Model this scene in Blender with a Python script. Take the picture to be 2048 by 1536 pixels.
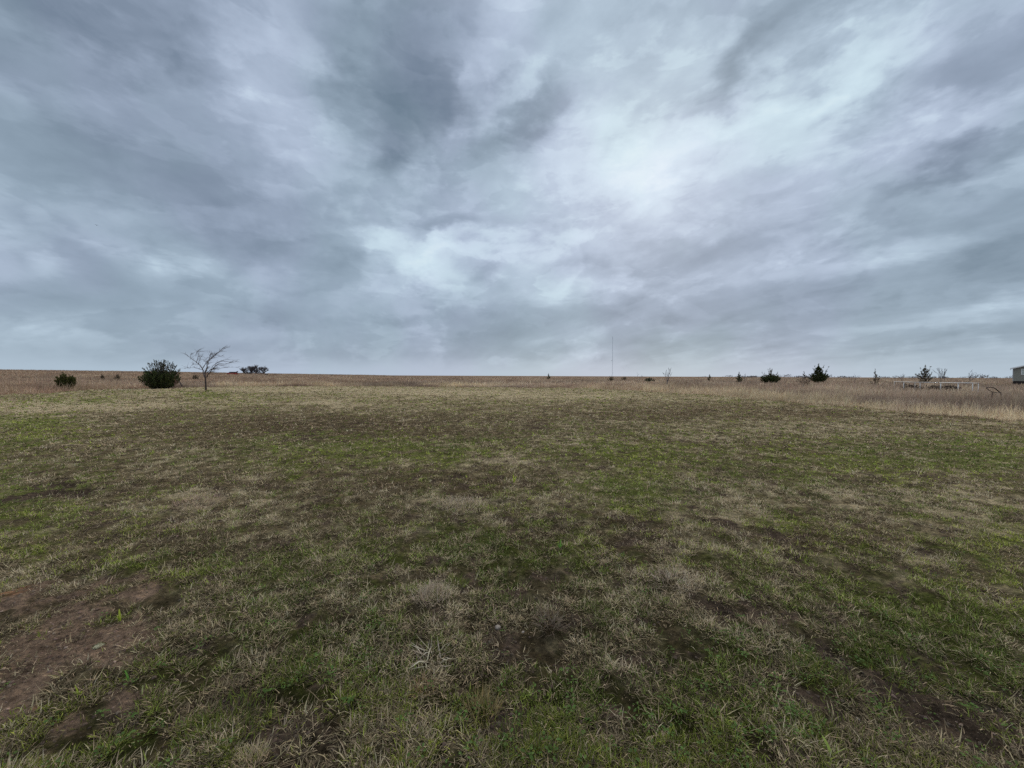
import bpy, bmesh, math, random
import numpy as np
from mathutils import Vector, Matrix, Euler

SC = bpy.context.scene
COL = SC.collection
for o in list(bpy.data.objects):
    bpy.data.objects.remove(o, do_unlink=True)

# ------------------------------------------------------------------ camera
EYE = 1.6
F = 769.0                                   # focal length in pixels of the 2048 wide photograph
PITCH = -math.atan(16.3 / F)
ROLL = 0.0042
cam_d = bpy.data.cameras.new('camera')
cam_d.sensor_width = 36.0
cam_d.lens = 36.0 * F / 2048.0
cam_d.clip_start = 0.05
cam_d.clip_end = 20000.0
cam = bpy.data.objects.new('camera', cam_d)
COL.objects.link(cam)
CAM_M = Matrix.Rotation(math.pi / 2 + PITCH, 4, 'X') @ Matrix.Rotation(ROLL, 4, 'Z')
cam.matrix_world = Matrix.Translation((0, 0, EYE)) @ CAM_M
SC.camera = cam
CAM3 = CAM_M.to_3x3()

def ray(px, py):
    return (CAM3 @ Vector(((px - 1024.0) / F, -(py - 768.0) / F, -1.0)))

# ------------------------------------------------------------------ colour management
SC.view_settings.view_transform = 'Standard'
SC.view_settings.look = 'None'
SC.view_settings.exposure = 0.0
SC.view_settings.gamma = 1.0
SC.view_settings.use_curve_mapping = False
SC.cycles.use_denoising = False

def s2l(c):
    return tuple((v / 255.0 / 12.92) if v / 255.0 <= 0.04045 else ((v / 255.0 + 0.055) / 1.055) ** 2.4 for v in c)

# ------------------------------------------------------------------ sky (world)
SUN_DIR = ray(1310, 300).normalized()        # the bright thin spot of the overcast
SUN_EL = math.asin(SUN_DIR.z)
SUN_AZ = math.atan2(SUN_DIR.x, SUN_DIR.y)    # clockwise from +Y
W = bpy.data.worlds.new('World')
SC.world = W
W.use_nodes = True

class NT:
    def __init__(self, tree):
        self.t = tree
        tree.nodes.clear()
    def n(self, typ, **kw):
        nd = self.t.nodes.new('ShaderNode' + typ)
        for k, v in kw.items():
            setattr(nd, k, v)
        return nd
    def put(self, sock, v):
        if isinstance(v, bpy.types.NodeSocket):
            self.t.links.new(v, sock)
        elif v is not None:
            sock.default_value = v
    def m(self, op, a, b=None, c=None, clamp=False):
        nd = self.n('Math', operation=op, use_clamp=clamp)
        for i, v in enumerate((a, b, c)):
            if v is not None:
                self.put(nd.inputs[i], v)
        return nd.outputs[0]
    def v(self, op, a, b=None, scale=None):
        nd = self.n('VectorMath', operation=op)
        self.put(nd.inputs[0], a)
        if b is not None:
            self.put(nd.inputs[1], b)
        if scale is not None:
            self.put(nd.inputs['Scale'], scale)
        return nd.outputs['Value'] if op in ('LENGTH', 'DOT_PRODUCT', 'DISTANCE') else nd.outputs[0]
    def comb(self, x, y, z):
        nd = self.n('CombineXYZ')
        for i, v in enumerate((x, y, z)):
            self.put(nd.inputs[i], v)
        return nd.outputs[0]
    def noise(self, vec, scale, detail=4, rough=0.5, dist=0.0, color=False, lac=2.0):
        nd = self.n('TexNoise')
        self.put(nd.inputs['Vector'], vec)
        nd.inputs['Scale'].default_value = scale
        nd.inputs['Detail'].default_value = detail
        nd.inputs['Roughness'].default_value = rough
        nd.inputs['Distortion'].default_value = dist
        nd.inputs['Lacunarity'].default_value = lac
        return nd.outputs['Color' if color else 0]
    def rng(self, v, a, b, c=0.0, d=1.0, mode='SMOOTHSTEP'):
        nd = self.n('MapRange', interpolation_type=mode)
        self.put(nd.inputs[0], v)
        for i, k in enumerate((a, b, c, d)):
            nd.inputs[i + 1].default_value = k
        return nd.outputs[0]
    def mix(self, f, a, b, blend='MIX'):
        nd = self.n('Mix', data_type='RGBA', blend_type=blend)
        self.put(nd.inputs[0], f)
        for s, v in ((nd.inputs[6], a), (nd.inputs[7], b)):
            self.put(s, v if isinstance(v, bpy.types.NodeSocket) else tuple(v)[:3] + (1.0,))
        return nd.outputs[2]
    def ramp(self, f, stops, mode='LINEAR'):
        nd = self.n('ValToRGB')
        cr = nd.color_ramp
        cr.interpolation = mode
        while len(cr.elements) < len(stops):
            cr.elements.new(0.5)
        for e, (p, c) in zip(cr.elements, stops):
            e.position = p
            e.color = tuple(c)[:3] + (1.0,)
        self.put(nd.inputs[0], f)
        return nd.outputs[0]

# patches of the cloud deck, given as photograph pixels and turned into directions of the sky:
# (x, y, half width, half height, tilt in degrees (counter-clockwise up), strength)
CLOUDS = [
    # dark
    (160, 40, 290, 80, -6, -.44), (390, 95, 130, 60, -20, -.14), (800, 110, 110, 250, 0, -.44), (770, 250, 140, 85, 0, -.22),
    (300, 230, 280, 120, 0, -.18), (420, 380, 330, 100, -10, -.17), (90, 480, 130, 55, -20, -.22),
    (75, 590, 120, 38, 0, -.22), (672, 528, 62, 42, 10, -.26), (235, 545, 60, 55, 0, -.13), (410, 545, 70, 38, 0, -.16),
    (520, 630, 90, 26, 0, -.20), (560, 460, 90, 30, -15, -.16), (890, 490, 100, 24, 15, -.17), (1020, 225, 85, 32, 40, -.28),
    (1130, 120, 60, 45, -30, -.08), (1500, 130, 110, 36, 45, -.30), (1620, 50, 170, 50, 28, -.24), (1400, 210, 70, 40, 40, -.12),
    (1920, 150, 240, 85, 24, -.20), (1940, 320, 130, 24, 17, -.28), (1840, 370, 90, 22, 25, -.12), (1700, 480, 150, 30, 18, -.22),
    (2010, 520, 140, 36, 12, -.30), (1900, 430, 130, 24, 16, -.10), (1640, 575, 230, 30, 9, -.20), (1330, 500, 240, 26, 10, -.13),
    (1150, 640, 260, 22, 6, -.14), (840, 640, 180, 12, 4, -.14), (1950, 580, 200, 26, 6, -.20), (1500, 650, 300, 18, 4, -.14),
    (1300, 690, 300, 12, 2, -.12), (1950, 670, 220, 16, 3, -.12), (300, 330, 330, 70, -12, -.08), (600, 590, 250, 30, 0, -.08),
    # bright
    (1230, 285, 300, 130, 12, .29), (1330, 322, 75, 36, 0, .08), (1480, 330, 260, 80, 8, .16), (1135, 245, 90, 50, 20, .12), (1210, 360, 130, 50, 20, .14),
    (1640, 185, 160, 32, 24, .28), (1440, 290, 210, 50, 14, .24), (1700, 275, 220, 40, 8, .16), (1850, 255, 190, 35, 6, .12),
    (805, 525, 150, 34, -22, .38), (960, 510, 170, 22, 12, .26), (745, 508, 34, 16, -10, .12),
    (585, 240, 60, 110, 25, .25), (500, 90, 90, 80, 40, .10), (640, 160, 40, 70, 0, .16), (912, 165, 22, 46, 0, .30),
    (975, 195, 95, 30, 48, .32), (1000, 60, 90, 80, 0, .12), (780, 345, 130, 34, 0, .12), (860, 340, 60, 40, 0, .06),
    (310, 478, 46, 18, -10, .15), (58, 512, 44, 22, -10, .22), (525, 520, 40, 34, 30, .13), (590, 560, 60, 22, 20, .10), (170, 120, 130, 36, -15, .10),
    (30, 185, 40, 45, 0, .14), (1250, 60, 260, 80, 0, .13), (1750, 90, 140, 30, 40, .12), (2000, 20, 120, 50, 20, .10),
    (1210, 578, 170, 14, 4, .12), (1560, 515, 90, 11, 22, .14), (60, 665, 170, 26, 0, .10), (1970, 625, 240, 18, 6, .13),
    (1700, 420, 200, 30, 22, .10), (1600, 630, 120, 9, 8, .08), (1500, 400, 300, 60, 15, .08), (1980, 380, 100, 22, 20, .08), (1900, 270, 120, 24, 8, .08),
]
w = NT(W.node_tree)
D = w.n('TexCoord').outputs['Generated']
sx = w.n('SeparateXYZ')
w.put(sx.inputs[0], D)
dz = sx.outputs['Z']
zc = w.m('ADD', w.m('MAXIMUM', dz, 0.0), 0.26)
P = w.v('DIVIDE', D, w.comb(zc, zc, 1.0))
P = w.v('MULTIPLY', P, (1, 1, 0))
st = Vector((-0.50, 0.866, 0)).normalized()     # drift of the cloud rolls
along = w.v('DOT_PRODUCT', P, tuple(st))
across = w.v('DOT_PRODUCT', P, (st.y, -st.x, 0))
pw = w.v('SCALE', w.v('SUBTRACT', w.noise(P, 1.6, 4, 0.5, color=True), (.5, .5, .5)), scale=0.42)
fx = w.rng(sx.outputs['X'], -0.30, 0.35, 0.25, 1.0)
roll_v = w.v('ADD', w.comb(w.m('MULTIPLY', along, 0.36), across, 0.0), w.v('MULTIPLY', pw, (.45, .8, 0)))
n_roll = w.noise(roll_v, 3.0, 8, 0.52)
lump_v = w.v('ADD', w.v('MULTIPLY', D, (1, 1, 1.75)), (1.7, .4, 2.2))
n_big = w.noise(lump_v, 3.4, 9, 0.54, 0.15)
n_fine = w.noise(w.v('ADD', lump_v, w.v('SCALE', pw, scale=0.25)), 9.5, 8, 0.56, 0.25)
# billows in the direction itself break the edges of the patches
wa = w.v('SCALE', w.v('SUBTRACT', w.noise(w.v('MULTIPLY', D, (1, 1, 1.5)), 3.2, 5, 0.55, color=True), (.5, .5, .5)), scale=0.30)
wb = w.v('SCALE', w.v('SUBTRACT', w.noise(w.v('MULTIPLY', D, (1, 1, 2.0)), 11.0, 5, 0.6, color=True), (.5, .5, .5)), scale=0.10)
warp_fade = w.rng(dz, 0.02, 0.35, 0.25, 1.0)
DW = w.v('ADD', D, w.v('SCALE', w.v('ADD', wa, wb), scale=warp_fade))
acc = w.rng(dz, 0.0, 0.25, 0.465, 0.562)
DWk = DW
for ci, (bx, by, rx, ry, tilt, amp) in enumerate(CLOUDS):
    if ci % 10 == 9:       # evaluate the patches in batches (a factor of one that waits for the sum so far)
        DWk = w.v('SCALE', DW, scale=w.m('MULTIPLY_ADD', acc, 1e-9, 1.0))
    c = ray(bx, by).normalized()
    a = math.radians(tilt)
    ex, ey = math.cos(a), -math.sin(a)
    e1 = ray(bx + ex * rx, by + ey * rx).normalized() - ray(bx - ex * rx, by - ey * rx).normalized()
    e2 = ray(bx + ey * ry, by - ex * ry).normalized() - ray(bx - ey * ry, by + ex * ry).normalized()
    s1, s2 = e1.length / 2, e2.length / 2
    e1 = (e1 - c * e1.dot(c)).normalized()
    e2 = e2 - c * e2.dot(c) - e1 * e2.dot(e1)
    e2.normalize()
    e3 = e1.cross(e2)
    mp = w.n('Mapping', vector_type='TEXTURE')
    w.put(mp.inputs[0], DWk)
    mp.inputs['Location'].default_value = c
    mp.inputs['Rotation'].default_value = Matrix((e1, e2, e3)).transposed().to_euler('XYZ')
    mp.inputs['Scale'].default_value = (s1 * 1.75, s2 * 1.75, 0.9)
    r = w.v('LENGTH', mp.outputs[0])
    acc = w.m('MULTIPLY_ADD', w.rng(r, 1.0, 0.0, 0.0, 1.0, 'SMOOTHSTEP'), amp * (0.66 if amp > 0 else 0.84), acc)
B = w.m('MULTIPLY_ADD', w.m('SUBTRACT', n_big, 0.5), 0.46, acc)
B = w.m('MULTIPLY_ADD', w.m('SUBTRACT', n_fine, 0.5), 0.28, B)
# overlapping sheets of scud: one side of each has a fairly crisp, billowed edge
n_sh1 = w.noise(w.v('MULTIPLY', D, (1.02, .98, 1.8)), 2.9, 9, 0.55, 0.3)
n_sh2 = w.noise(w.v('MULTIPLY', D, (1, 1, 2.6)), 5.4, 9, 0.57, 0.3)
sh1 = w.m('ADD', w.rng(n_sh1, 0.485, 0.545, -.5, .5), w.rng(n_sh1, .545, .75, 0, -.6))
sh2 = w.m('ADD', w.rng(n_sh2, 0.490, 0.550, -.5, .5), w.rng(n_sh2, .55, .75, 0, -.6))
B = w.m('MULTIPLY_ADD', sh1, 0.085, B)
B = w.m('MULTIPLY_ADD', sh2, 0.060, B)
B = w.m('MULTIPLY_ADD', w.m('MULTIPLY', w.m('SUBTRACT', n_roll, 0.5), fx), 0.62, B)
B = w.m('MINIMUM', B, w.m('MULTIPLY_ADD', w.m('SUBTRACT', B, 0.72), 0.5, 0.72))     # thin spots never burn out
# the lowest strip of sky over the horizon evens out
B = w.m('ADD', w.m('MULTIPLY', B, w.rng(dz, 0.0, 0.06, 0.0, 1.0)), w.m('MULTIPLY', w.rng(dz, 0.0, 0.06, 1.0, 0.0), 0.61))
cl = w.ramp(B, [(0.0, s2l((104, 121, 139))), (0.22, s2l((130, 145, 163))), (0.44, s2l((153, 168, 187))),
                (0.62, s2l((179, 194, 213))), (0.80, s2l((207, 224, 238))), (1.0, s2l((238, 248, 252)))])
hue = w.noise(w.v('ADD', D, (3.1, 0, 0)), 4.0, 3, 0.5)
cl = w.mix(w.rng(hue, 0.38, 0.62), w.mix(1.0, cl, (0.97, 1.012, 0.985), 'MULTIPLY'), w.mix(1.0, cl, (1.0, 0.993, 1.012), 'MULTIPLY'))
sky = w.n('TexSky', sky_type='NISHITA')
sky.sun_disc = False
sky.sun_elevation = SUN_EL
sky.sun_rotation = SUN_AZ
SKY_STRENGTH = 0.1
# an overcast is brightest overhead, and whiter there than towards the horizon; unseen sky there and behind gets added gain to light the ground
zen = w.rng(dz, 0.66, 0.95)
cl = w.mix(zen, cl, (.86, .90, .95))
back_fill = w.m('MULTIPLY', w.rng(sx.outputs['Y'], 0.15, -0.5), w.rng(dz, 0.0, 0.3))
gain = w.m('ADD', w.m('MULTIPLY_ADD', zen, 0.62, 1.0), w.m("MULTIPLY", back_fill, 0.5))
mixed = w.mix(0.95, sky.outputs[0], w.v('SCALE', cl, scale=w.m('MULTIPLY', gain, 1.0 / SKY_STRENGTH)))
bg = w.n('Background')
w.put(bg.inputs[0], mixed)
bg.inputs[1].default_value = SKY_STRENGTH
w.t.links.new(bg.outputs[0], w.n('OutputWorld').inputs[0])
W.cycles.sampling_method = 'MANUAL'
W.cycles.sample_map_resolution = 512

# ------------------------------------------------------------------ sun through the overcast
sun_d = bpy.data.lights.new('sun', 'SUN')
sun_d.energy = 1.5
sun_d.angle = math.radians(25)
sun_d.color = (1.0, 0.92, 0.80)
sun = bpy.data.objects.new('sun', sun_d)
COL.objects.link(sun)
sun.rotation_euler = (-SUN_DIR).to_track_quat('-Z', 'Y').to_euler()

# ------------------------------------------------------------------ helpers: tags, noise, meshes
RNG = np.random.default_rng(7)
random.seed(11)

def tag(o, label=None, cat=None, group=None, kind=None):
    if label: o['label'] = label
    if cat: o['category'] = cat
    if group: o['group'] = group
    if kind: o['kind'] = kind
    return o

def empty(name, loc, label, cat, group=None, rz=0.0):
    o = bpy.data.objects.new(name, None)
    COL.objects.link(o)
    o.location = loc
    o.rotation_euler = (0, 0, rz)
    o.empty_display_size = 0.2
    return tag(o, label, cat, group)

def _h(ix, iy, seed):
    h = (ix.astype(np.int64) * 374761393 + iy.astype(np.int64) * 668265263 + seed * 2147483647) & 0xFFFFFFFF
    h = ((h ^ (h >> 13)) * 1274126177) & 0xFFFFFFFF
    h = ((h ^ (h >> 16)) * 2246822519) & 0xFFFFFFFF
    return ((h ^ (h >> 15)) & 0xFFFFFF) / float(0xFFFFFF)

def vnoise(x, y, seed):
    ix = np.floor(x); iy = np.floor(y)
    fx = x - ix; fy = y - iy
    fx = fx * fx * fx * (fx * (fx * 6 - 15) + 10); fy = fy * fy * fy * (fy * (fy * 6 - 15) + 10)
    a = _h(ix, iy, seed); b = _h(ix + 1, iy, seed); c = _h(ix, iy + 1, seed); d = _h(ix + 1, iy + 1, seed)
    return (a + (b - a) * fx) * (1 - fy) + (c + (d - c) * fx) * fy

def fbm(x, y, scale, octaves=4, seed=1, gain=0.5):
    x = np.asarray(x, float) * scale; y = np.asarray(y, float) * scale
    s = 0.0; amp = 1.0; tot = 0.0
    for i in range(octaves):
        s = s + amp * vnoise(x, y, seed + 17 * i)
        tot += amp; amp *= gain
        x, y = (x * 1.6 - y * 1.2) + 5.3, (x * 1.2 + y * 1.6) - 8.1
    return s / tot                                    # about 0.5 +- 0.2

def sstep(a, b, x):
    t = np.clip((x - a) / (b - a), 0, 1)
    return t * t * (3 - 2 * t)

def mesh_from(name, verts, tris, mat, col=None, parent=None, smooth=False):
    verts = np.asarray(verts, np.float32); tris = np.asarray(tris, np.int32)
    me = bpy.data.meshes.new(name)
    me.vertices.add(len(verts)); me.vertices.foreach_set('co', verts.ravel())
    me.loops.add(tris.size); me.loops.foreach_set('vertex_index', tris.ravel())
    me.polygons.add(len(tris)); me.polygons.foreach_set('loop_start', np.arange(0, tris.size, 3, dtype=np.int32))
    if smooth:
        me.polygons.foreach_set('use_smooth', np.ones(len(tris), bool))
    me.update(calc_edges=True)
    if col is not None:
        at = me.color_attributes.new('tint', 'FLOAT_COLOR', 'POINT')
        c4 = np.ones((len(verts), 4), np.float32); c4[:, :3] = col
        at.data.foreach_set('color', c4.ravel())
    me.materials.append(mat)
    o = bpy.data.objects.new(name, me)
    COL.objects.link(o)
    if parent: o.parent = parent
    return o

def obj_bm(name, bm, mat, parent=None, smooth=False):
    me = bpy.data.meshes.new(name)
    bmesh.ops.recalc_face_normals(bm, faces=bm.faces)
    bm.to_mesh(me); bm.free()
    if smooth:
        for p in me.polygons: p.use_smooth = True
    me.materials.append(mat)
    o = bpy.data.objects.new(name, me)
    COL.objects.link(o)
    if parent: o.parent = parent
    return o

def add_box(bm, x0, x1, y0, y1, z0, z1):
    v = [bm.verts.new(p) for p in ((x0, y0, z0), (x1, y0, z0), (x1, y1, z0), (x0, y1, z0), (x0, y0, z1), (x1, y0, z1), (x1, y1, z1), (x0, y1, z1))]
    for f in ((0, 3, 2, 1), (4, 5, 6, 7), (0, 1, 5, 4), (1, 2, 6, 5), (2, 3, 7, 6), (3, 0, 4, 7)):
        bm.faces.new([v[i] for i in f])

def add_prism(bm, pts, y0, y1):
    """outline in x, z pushed through y"""
    a = [bm.verts.new((x, y0, z)) for x, z in pts]; b = [bm.verts.new((x, y1, z)) for x, z in pts]
    bm.faces.new(a); bm.faces.new(b[::-1])
    for i in range(len(pts)):
        j = (i + 1) % len(pts)
        bm.faces.new((a[j], a[i], b[i], b[j]))

def add_tube(bm, pts, radii, sides=6, cap=True):
    pts = [Vector(p) for p in pts]
    if not hasattr(radii, '__len__'): radii = [radii] * len(pts)
    rings = []
    up = Vector((0.13, 0.21, 1)).normalized()
    for i, p in enumerate(pts):
        t = (pts[min(i + 1, len(pts) - 1)] - pts[max(i - 1, 0)])
        t = t.normalized() if t.length > 1e-9 else Vector((0, 0, 1))
        a = t.cross(up)
        if a.length < 0.05: a = t.cross(Vector((1, 0, 0)))
        a.normalize(); b = t.cross(a)
        rings.append([bm.verts.new(p + (a * math.cos(k * 2 * math.pi / sides) + b * math.sin(k * 2 * math.pi / sides)) * radii[i]) for k in range(sides)])
    for r0, r1 in zip(rings, rings[1:]):
        for k in range(sides):
            bm.faces.new((r0[k], r0[(k + 1) % sides], r1[(k + 1) % sides], r1[k]))
    if cap:
        bm.faces.new(rings[0][::-1]); bm.faces.new(rings[-1])

# ------------------------------------------------------------------ materials
def mat_tint(name, rough=0.8, transl=0.25, vary=0.25, vscale=9.0):
    m = bpy.data.materials.new(name); m.use_nodes = True
    t = NT(m.node_tree)
    at = t.n('Attribute', attribute_name='tint')
    geo = t.n('NewGeometry')
    nz = t.noise(geo.outputs['Position'], vscale, 3, 0.6)
    col = t.mix(1.0, at.outputs['Color'], t.ramp(nz, [(0.25, (1 - vary,) * 3), (0.75, (1 + vary,) * 3)]), 'MULTIPLY')
    d = t.n('BsdfPrincipled')
    t.put(d.inputs['Base Color'], col); d.inputs['Roughness'].default_value = rough
    d.inputs['Specular IOR Level'].default_value = 0.05
    out = t.n('OutputMaterial')
    if transl > 0:
        tr = t.n('BsdfTranslucent'); t.put(tr.inputs[0], col)
        mx = t.n('MixShader'); mx.inputs[0].default_value = transl
        t.t.links.new(d.outputs[0], mx.inputs[1]); t.t.links.new(tr.outputs[0], mx.inputs[2])
        t.t.links.new(mx.outputs[0], out.inputs[0])
    else:
        t.t.links.new(d.outputs[0], out.inputs[0])
    return m

def mat_plain(name, c, c2=None, rough=0.7, scale=6.0, metal=0.0, bump=0.0, stretch=(1, 1, 1)):
    m = bpy.data.materials.new(name); m.use_nodes = True
    t = NT(m.node_tree)
    tc = t.n('TexCoord').outputs['Object']
    nz = t.noise(t.v('MULTIPLY', tc, stretch), scale, 5, 0.6)
    c2 = c2 or tuple(v * 0.65 for v in c)
    col = t.mix(t.rng(nz, 0.35, 0.65), c, c2)
    d = t.n('BsdfPrincipled')
    t.put(d.inputs['Base Color'], col)
    d.inputs['Roughness'].default_value = rough; d.inputs['Metallic'].default_value = metal; d.inputs['Specular IOR Level'].default_value = .2
    if bump:
        b = t.n('Bump'); b.inputs['Strength'].default_value = bump; b.inputs['Distance'].default_value = 0.02
        t.put(b.inputs['Height'], nz); t.put(d.inputs['Normal'], b.outputs[0])
    t.t.links.new(d.outputs[0], t.n('OutputMaterial').inputs[0])
    return m

M_GRASS = mat_tint('grass_blades', 0.75, 0.30, 0.2, 6.0)
M_TALL = mat_tint('tall_dry_grass', 0.85, 0.25, 0.2, 1.2)
M_LEAF = mat_tint('cedar_foliage', 0.7, 0.12, 0.35, 3.0)
M_BARK = mat_plain('dark_bark', (.075, .055, .045), (.035, .027, .023), .9, 14.0, bump=.6, stretch=(1, 1, .3))
M_TWIG = mat_plain('bare_twigs', (.12, .094, .088), (.075, .058, .054), .9, 5.0)
M_FARTWIG = mat_plain('grey_twigs', (.12, .105, .105), (.08, .07, .072), .9, 1.0)

# ------------------------------------------------------------------ lie of the land
def hill(x, y):
    """the gentle rise of the prairie towards the left and the far crest"""
    x = np.asarray(x, float); y = np.asarray(y, float)
    yy = np.maximum(y, 1.0)
    az = x / yy
    L = np.interp(az, [-3.0, -1.6, -1.33, -.94, -.6, -.37, -.25, 0.0], [12., 10.0, 8.6, 6.2, 3.2, 1.2, 0.2, 0.0])
    wgt = sstep(-0.15, -0.42, az)
    s = sstep(60, 450, y)
    return np.where(y > 1, s * (wgt * 0.9 + L / F * 450.0), 0.0)

def clods(x, y):
    r = np.hypot(x, y)
    f = 1 / (1 + (r / 14.0) ** 2)
    return ((fbm(x, y, 1.6, 3, 3) - .5) * 0.085 + (fbm(x, y, 7.5, 3, 9) - .5) * 0.050 + (fbm(x, y, 24.0, 2, 19) - .5) * .016 / (1 + (r / 5.0) ** 2)) * f + (fbm(x, y, .12, 2, 5) - .5) * 0.10 * sstep(6, 25, r)

def height(x, y):
    return hill(x, y) + clods(x, y)

def place(px, py):
    """where the sight line of a photograph pixel meets the land"""
    d = ray(px, py); d = d / max(d.y, 1e-6)
    lo, y = 0.5, 0.5
    prev = None
    while y < 3000:
        z = EYE + d.z * y
        if z <= float(hill(d.x * y, y)):
            a, b = prev if prev else 0.5, y
            for _ in range(30):
                mid = (a + b) / 2
                if EYE + d.z * mid <= float(hill(d.x * mid, mid)): b = mid
                else: a = mid
            y = b
            break
        prev = y; y *= 1.02
    return Vector((d.x * y, y, float(height(d.x * y, y))))

def at(px, py, Y):
    """the point of a pixel's sight line at forward distance Y"""
    d = ray(px, py); d = d / d.y
    return Vector((d.x * Y, Y, EYE + d.z * Y))

# edge of the mown field against the tall grass
EDGE_PX = [(-260, 799), (0, 790), (100, 787), (190, 780), (290, 778), (450, 773.5), (640, 772.5), (900, 773.5), (1100, 775.5), (1240, 780), (1350, 787), (1480, 796),
           (1560, 803), (1640, 810), (1720, 815), (1800, 825), (1890, 832), (2048, 845), (2300, 862), (2700, 890)]
_e = [(ray(x, y).x / ray(x, y).y, EYE / (-ray(x, y).z / ray(x, y).y)) for x, y in EDGE_PX]
EDGE_U = np.array([u for u, d in _e]); EDGE_D = np.array([d for u, d in _e])
def edge_d(u):
    return np.interp(u, EDGE_U, EDGE_D)
def beyond(x, y):
    """> 0 in the tall grass: metres past the ragged mown edge"""
    y1 = np.maximum(y, 0.5)
    u = x / y1
    e = edge_d(u) * (1 + (fbm(u * 40, y * 0 + 3.0, 1.0, 3, 21) - .5) * 0.10)
    return np.where(y > 0.5, y - e, -50.0)

# ---- cover of the mown field: patches in (azimuth, depression) of the place the photograph was taken from
GREEN = [(60, 850, 90, 22, .9), (20, 890, 50, 16, .8), (30, 1000, 110, 42, 1.1), (100, 970, 120, 16, .8), (700, 893, 210, 24, .8), (560, 925, 110, 16, .5), (860, 905, 90, 20, .55),
         (1270, 906, 140, 30, .8), (1560, 937, 60, 12, .6), (1720, 915, 180, 34, .7), (1930, 915, 160, 34, .75), (1260, 970, 110, 50, .55), (1000, 1000, 60, 14, .4),
         (1000, 1050, 200, 40, .35), (2000, 1090, 70, 20, .9), (1560, 1030, 60, 16, .6), (1640, 960, 60, 20, .4), (1000, 1110, 220, 45, .55), (1120, 1170, 140, 30, .5),
         (1730, 1215, 130, 45, .8), (1910, 1245, 190, 70, 1.0), (1990, 1320, 90, 50, .8), (1500, 1165, 80, 36, .6), (1640, 1360, 50, 36, .9), (1790, 1335, 70, 44, 1.0),
         (1180, 1490, 280, 70, .6), (450, 1452, 50, 24, 1.1), (130, 1475, 150, 55, .9), (350, 1335, 130, 50, .55), (620, 1370, 90, 40, .7), (1390, 1400, 110, 60, .6),
         (620, 1290, 130, 50, .5), (250, 1120, 160, 26, .5), (550, 1140, 120, 40, .5), (760, 1110, 60, 20, .5), (1460, 1500, 120, 60, .6), (900, 1440, 80, 40, .55),
         (820, 1500, 80, 40, .7), (300, 1000, 120, 30, .3), (1480, 940, 120, 30, .35), (1850, 1010, 120, 24, .4), (410, 790, 60, 5, .9), (150, 805, 90, 6, .8), (1700, 1100, 100, 30, .45), (300, 1090, 140, 30, .4)]
BROWN = [(600, 850, 380, 26, .9), (1450, 822, 380, 16, .9), (1050, 838, 160, 12, .6), (100, 900, 150, 16, .6), (820, 955, 130, 30, .7), (1200, 1058, 90, 20, .9), (990, 985, 60, 14, .5),
         (300, 945, 220, 26, .4), (500, 1060, 120, 30, .35), (700, 1010, 90, 24, .5), (1050, 1260, 140, 30, .4), (1600, 1430, 160, 40, .6), (900, 1380, 120, 40, .5), (1900, 830, 160, 14, .7),
         (1650, 1080, 120, 22, .5), (1280, 1340, 120, 40, .35), (640, 1460, 130, 50, .5), (1450, 1240, 90, 30, .6), (420, 1390, 120, 30, .5)]
SOIL = [(118, 984, 70, 11, 1.3), (60, 1000, 40, 6, .8), (1045, 1500, 50, 34, .9), (540, 1440, 70, 36, .9), (1440, 1245, 70, 22, .8), (1930, 1500, 130, 50, 1.1), (1690, 1350, 60, 30, .9),
        (1780, 1420, 90, 36, .8), (620, 875, 26, 4, .7), (240, 1045, 40, 10, .6), (1500, 1262, 50, 14, .6), (420, 1410, 60, 26, .6), (900, 1400, 70, 24, .5), (1300, 1075, 40, 10, .4), (690, 850, 40, 5, .5), (1060, 852, 30, 3, .8), (1600, 1080, 60, 10, .5)]
STRAW = [(150, 812, 170, 7, 1.0), (60, 820, 100, 5, .9), (640, 807, 60, 5, 1.2), (520, 780, 300, 4, .9), (700, 779, 220, 4, .9), (920, 1010, 52, 10, 1.3), (1160, 875, 40, 6, .9), (1000, 915, 46, 7, .9), (805, 918, 40, 5, .7),
         (862, 1200, 44, 24, .9), (395, 1004, 44, 14, 1.2), (1850, 1000, 200, 26, .5), (1980, 1215, 80, 22, .6), (1690, 988, 60, 10, .7), (1340, 1165, 100, 30, .5), (1400, 870, 90, 8, .5),
         (900, 785, 200, 6, .9), (1100, 792, 180, 6, .6), (1650, 860, 200, 9, .5), (330, 790, 120, 4, .5), (250, 1010, 70, 10, .3), (1600, 1010, 110, 16, .4), (1440, 1190, 90, 30, .5), (1340, 1180, 60, 26, .5)]
REDDIRT = [(130, 1235, 200, 40, 1.3), (90, 1300, 170, 60, 1.4), (40, 1390, 110, 70, 1.4), (300, 1190, 110, 18, .9), (20, 1470, 40, 40, .7), (180, 1310, 80, 40, .7), (690, 1185, 40, 7, .8)]
ORANGE = [(40, 1212, 40, 6, 1.0), (62, 1412, 20, 10, 1.1)]
BLACK = [(560, 1490, 70, 30, .5), (1900, 1480, 90, 34, .7), (1410, 1235, 50, 12, .6), (140, 982, 40, 6, .9)]

def _uv(px, py):
    d = ray(px, py)
    return d.x / d.y, -d.z / d.y          # azimuth tangent, depression tangent (= EYE / distance)

def patches(x, y, lst, warp):
    y1 = np.maximum(y, 0.4)
    u = x / y1 + warp[0]; v = EYE / y1 * (1 + warp[1])
    s = np.zeros_like(u)
    for (cx, cy, rx, ry, a) in lst:
        cu, cv = _uv(cx, cy)
        ru, rv = rx / F, ry / F
        q = ((u - cu) / ru) ** 2 + ((v - cv) / rv) ** 2
        s = np.maximum(s, a * np.exp(-q * 0.75))
    return np.where(y > 0.4, s, 0.0)

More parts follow.
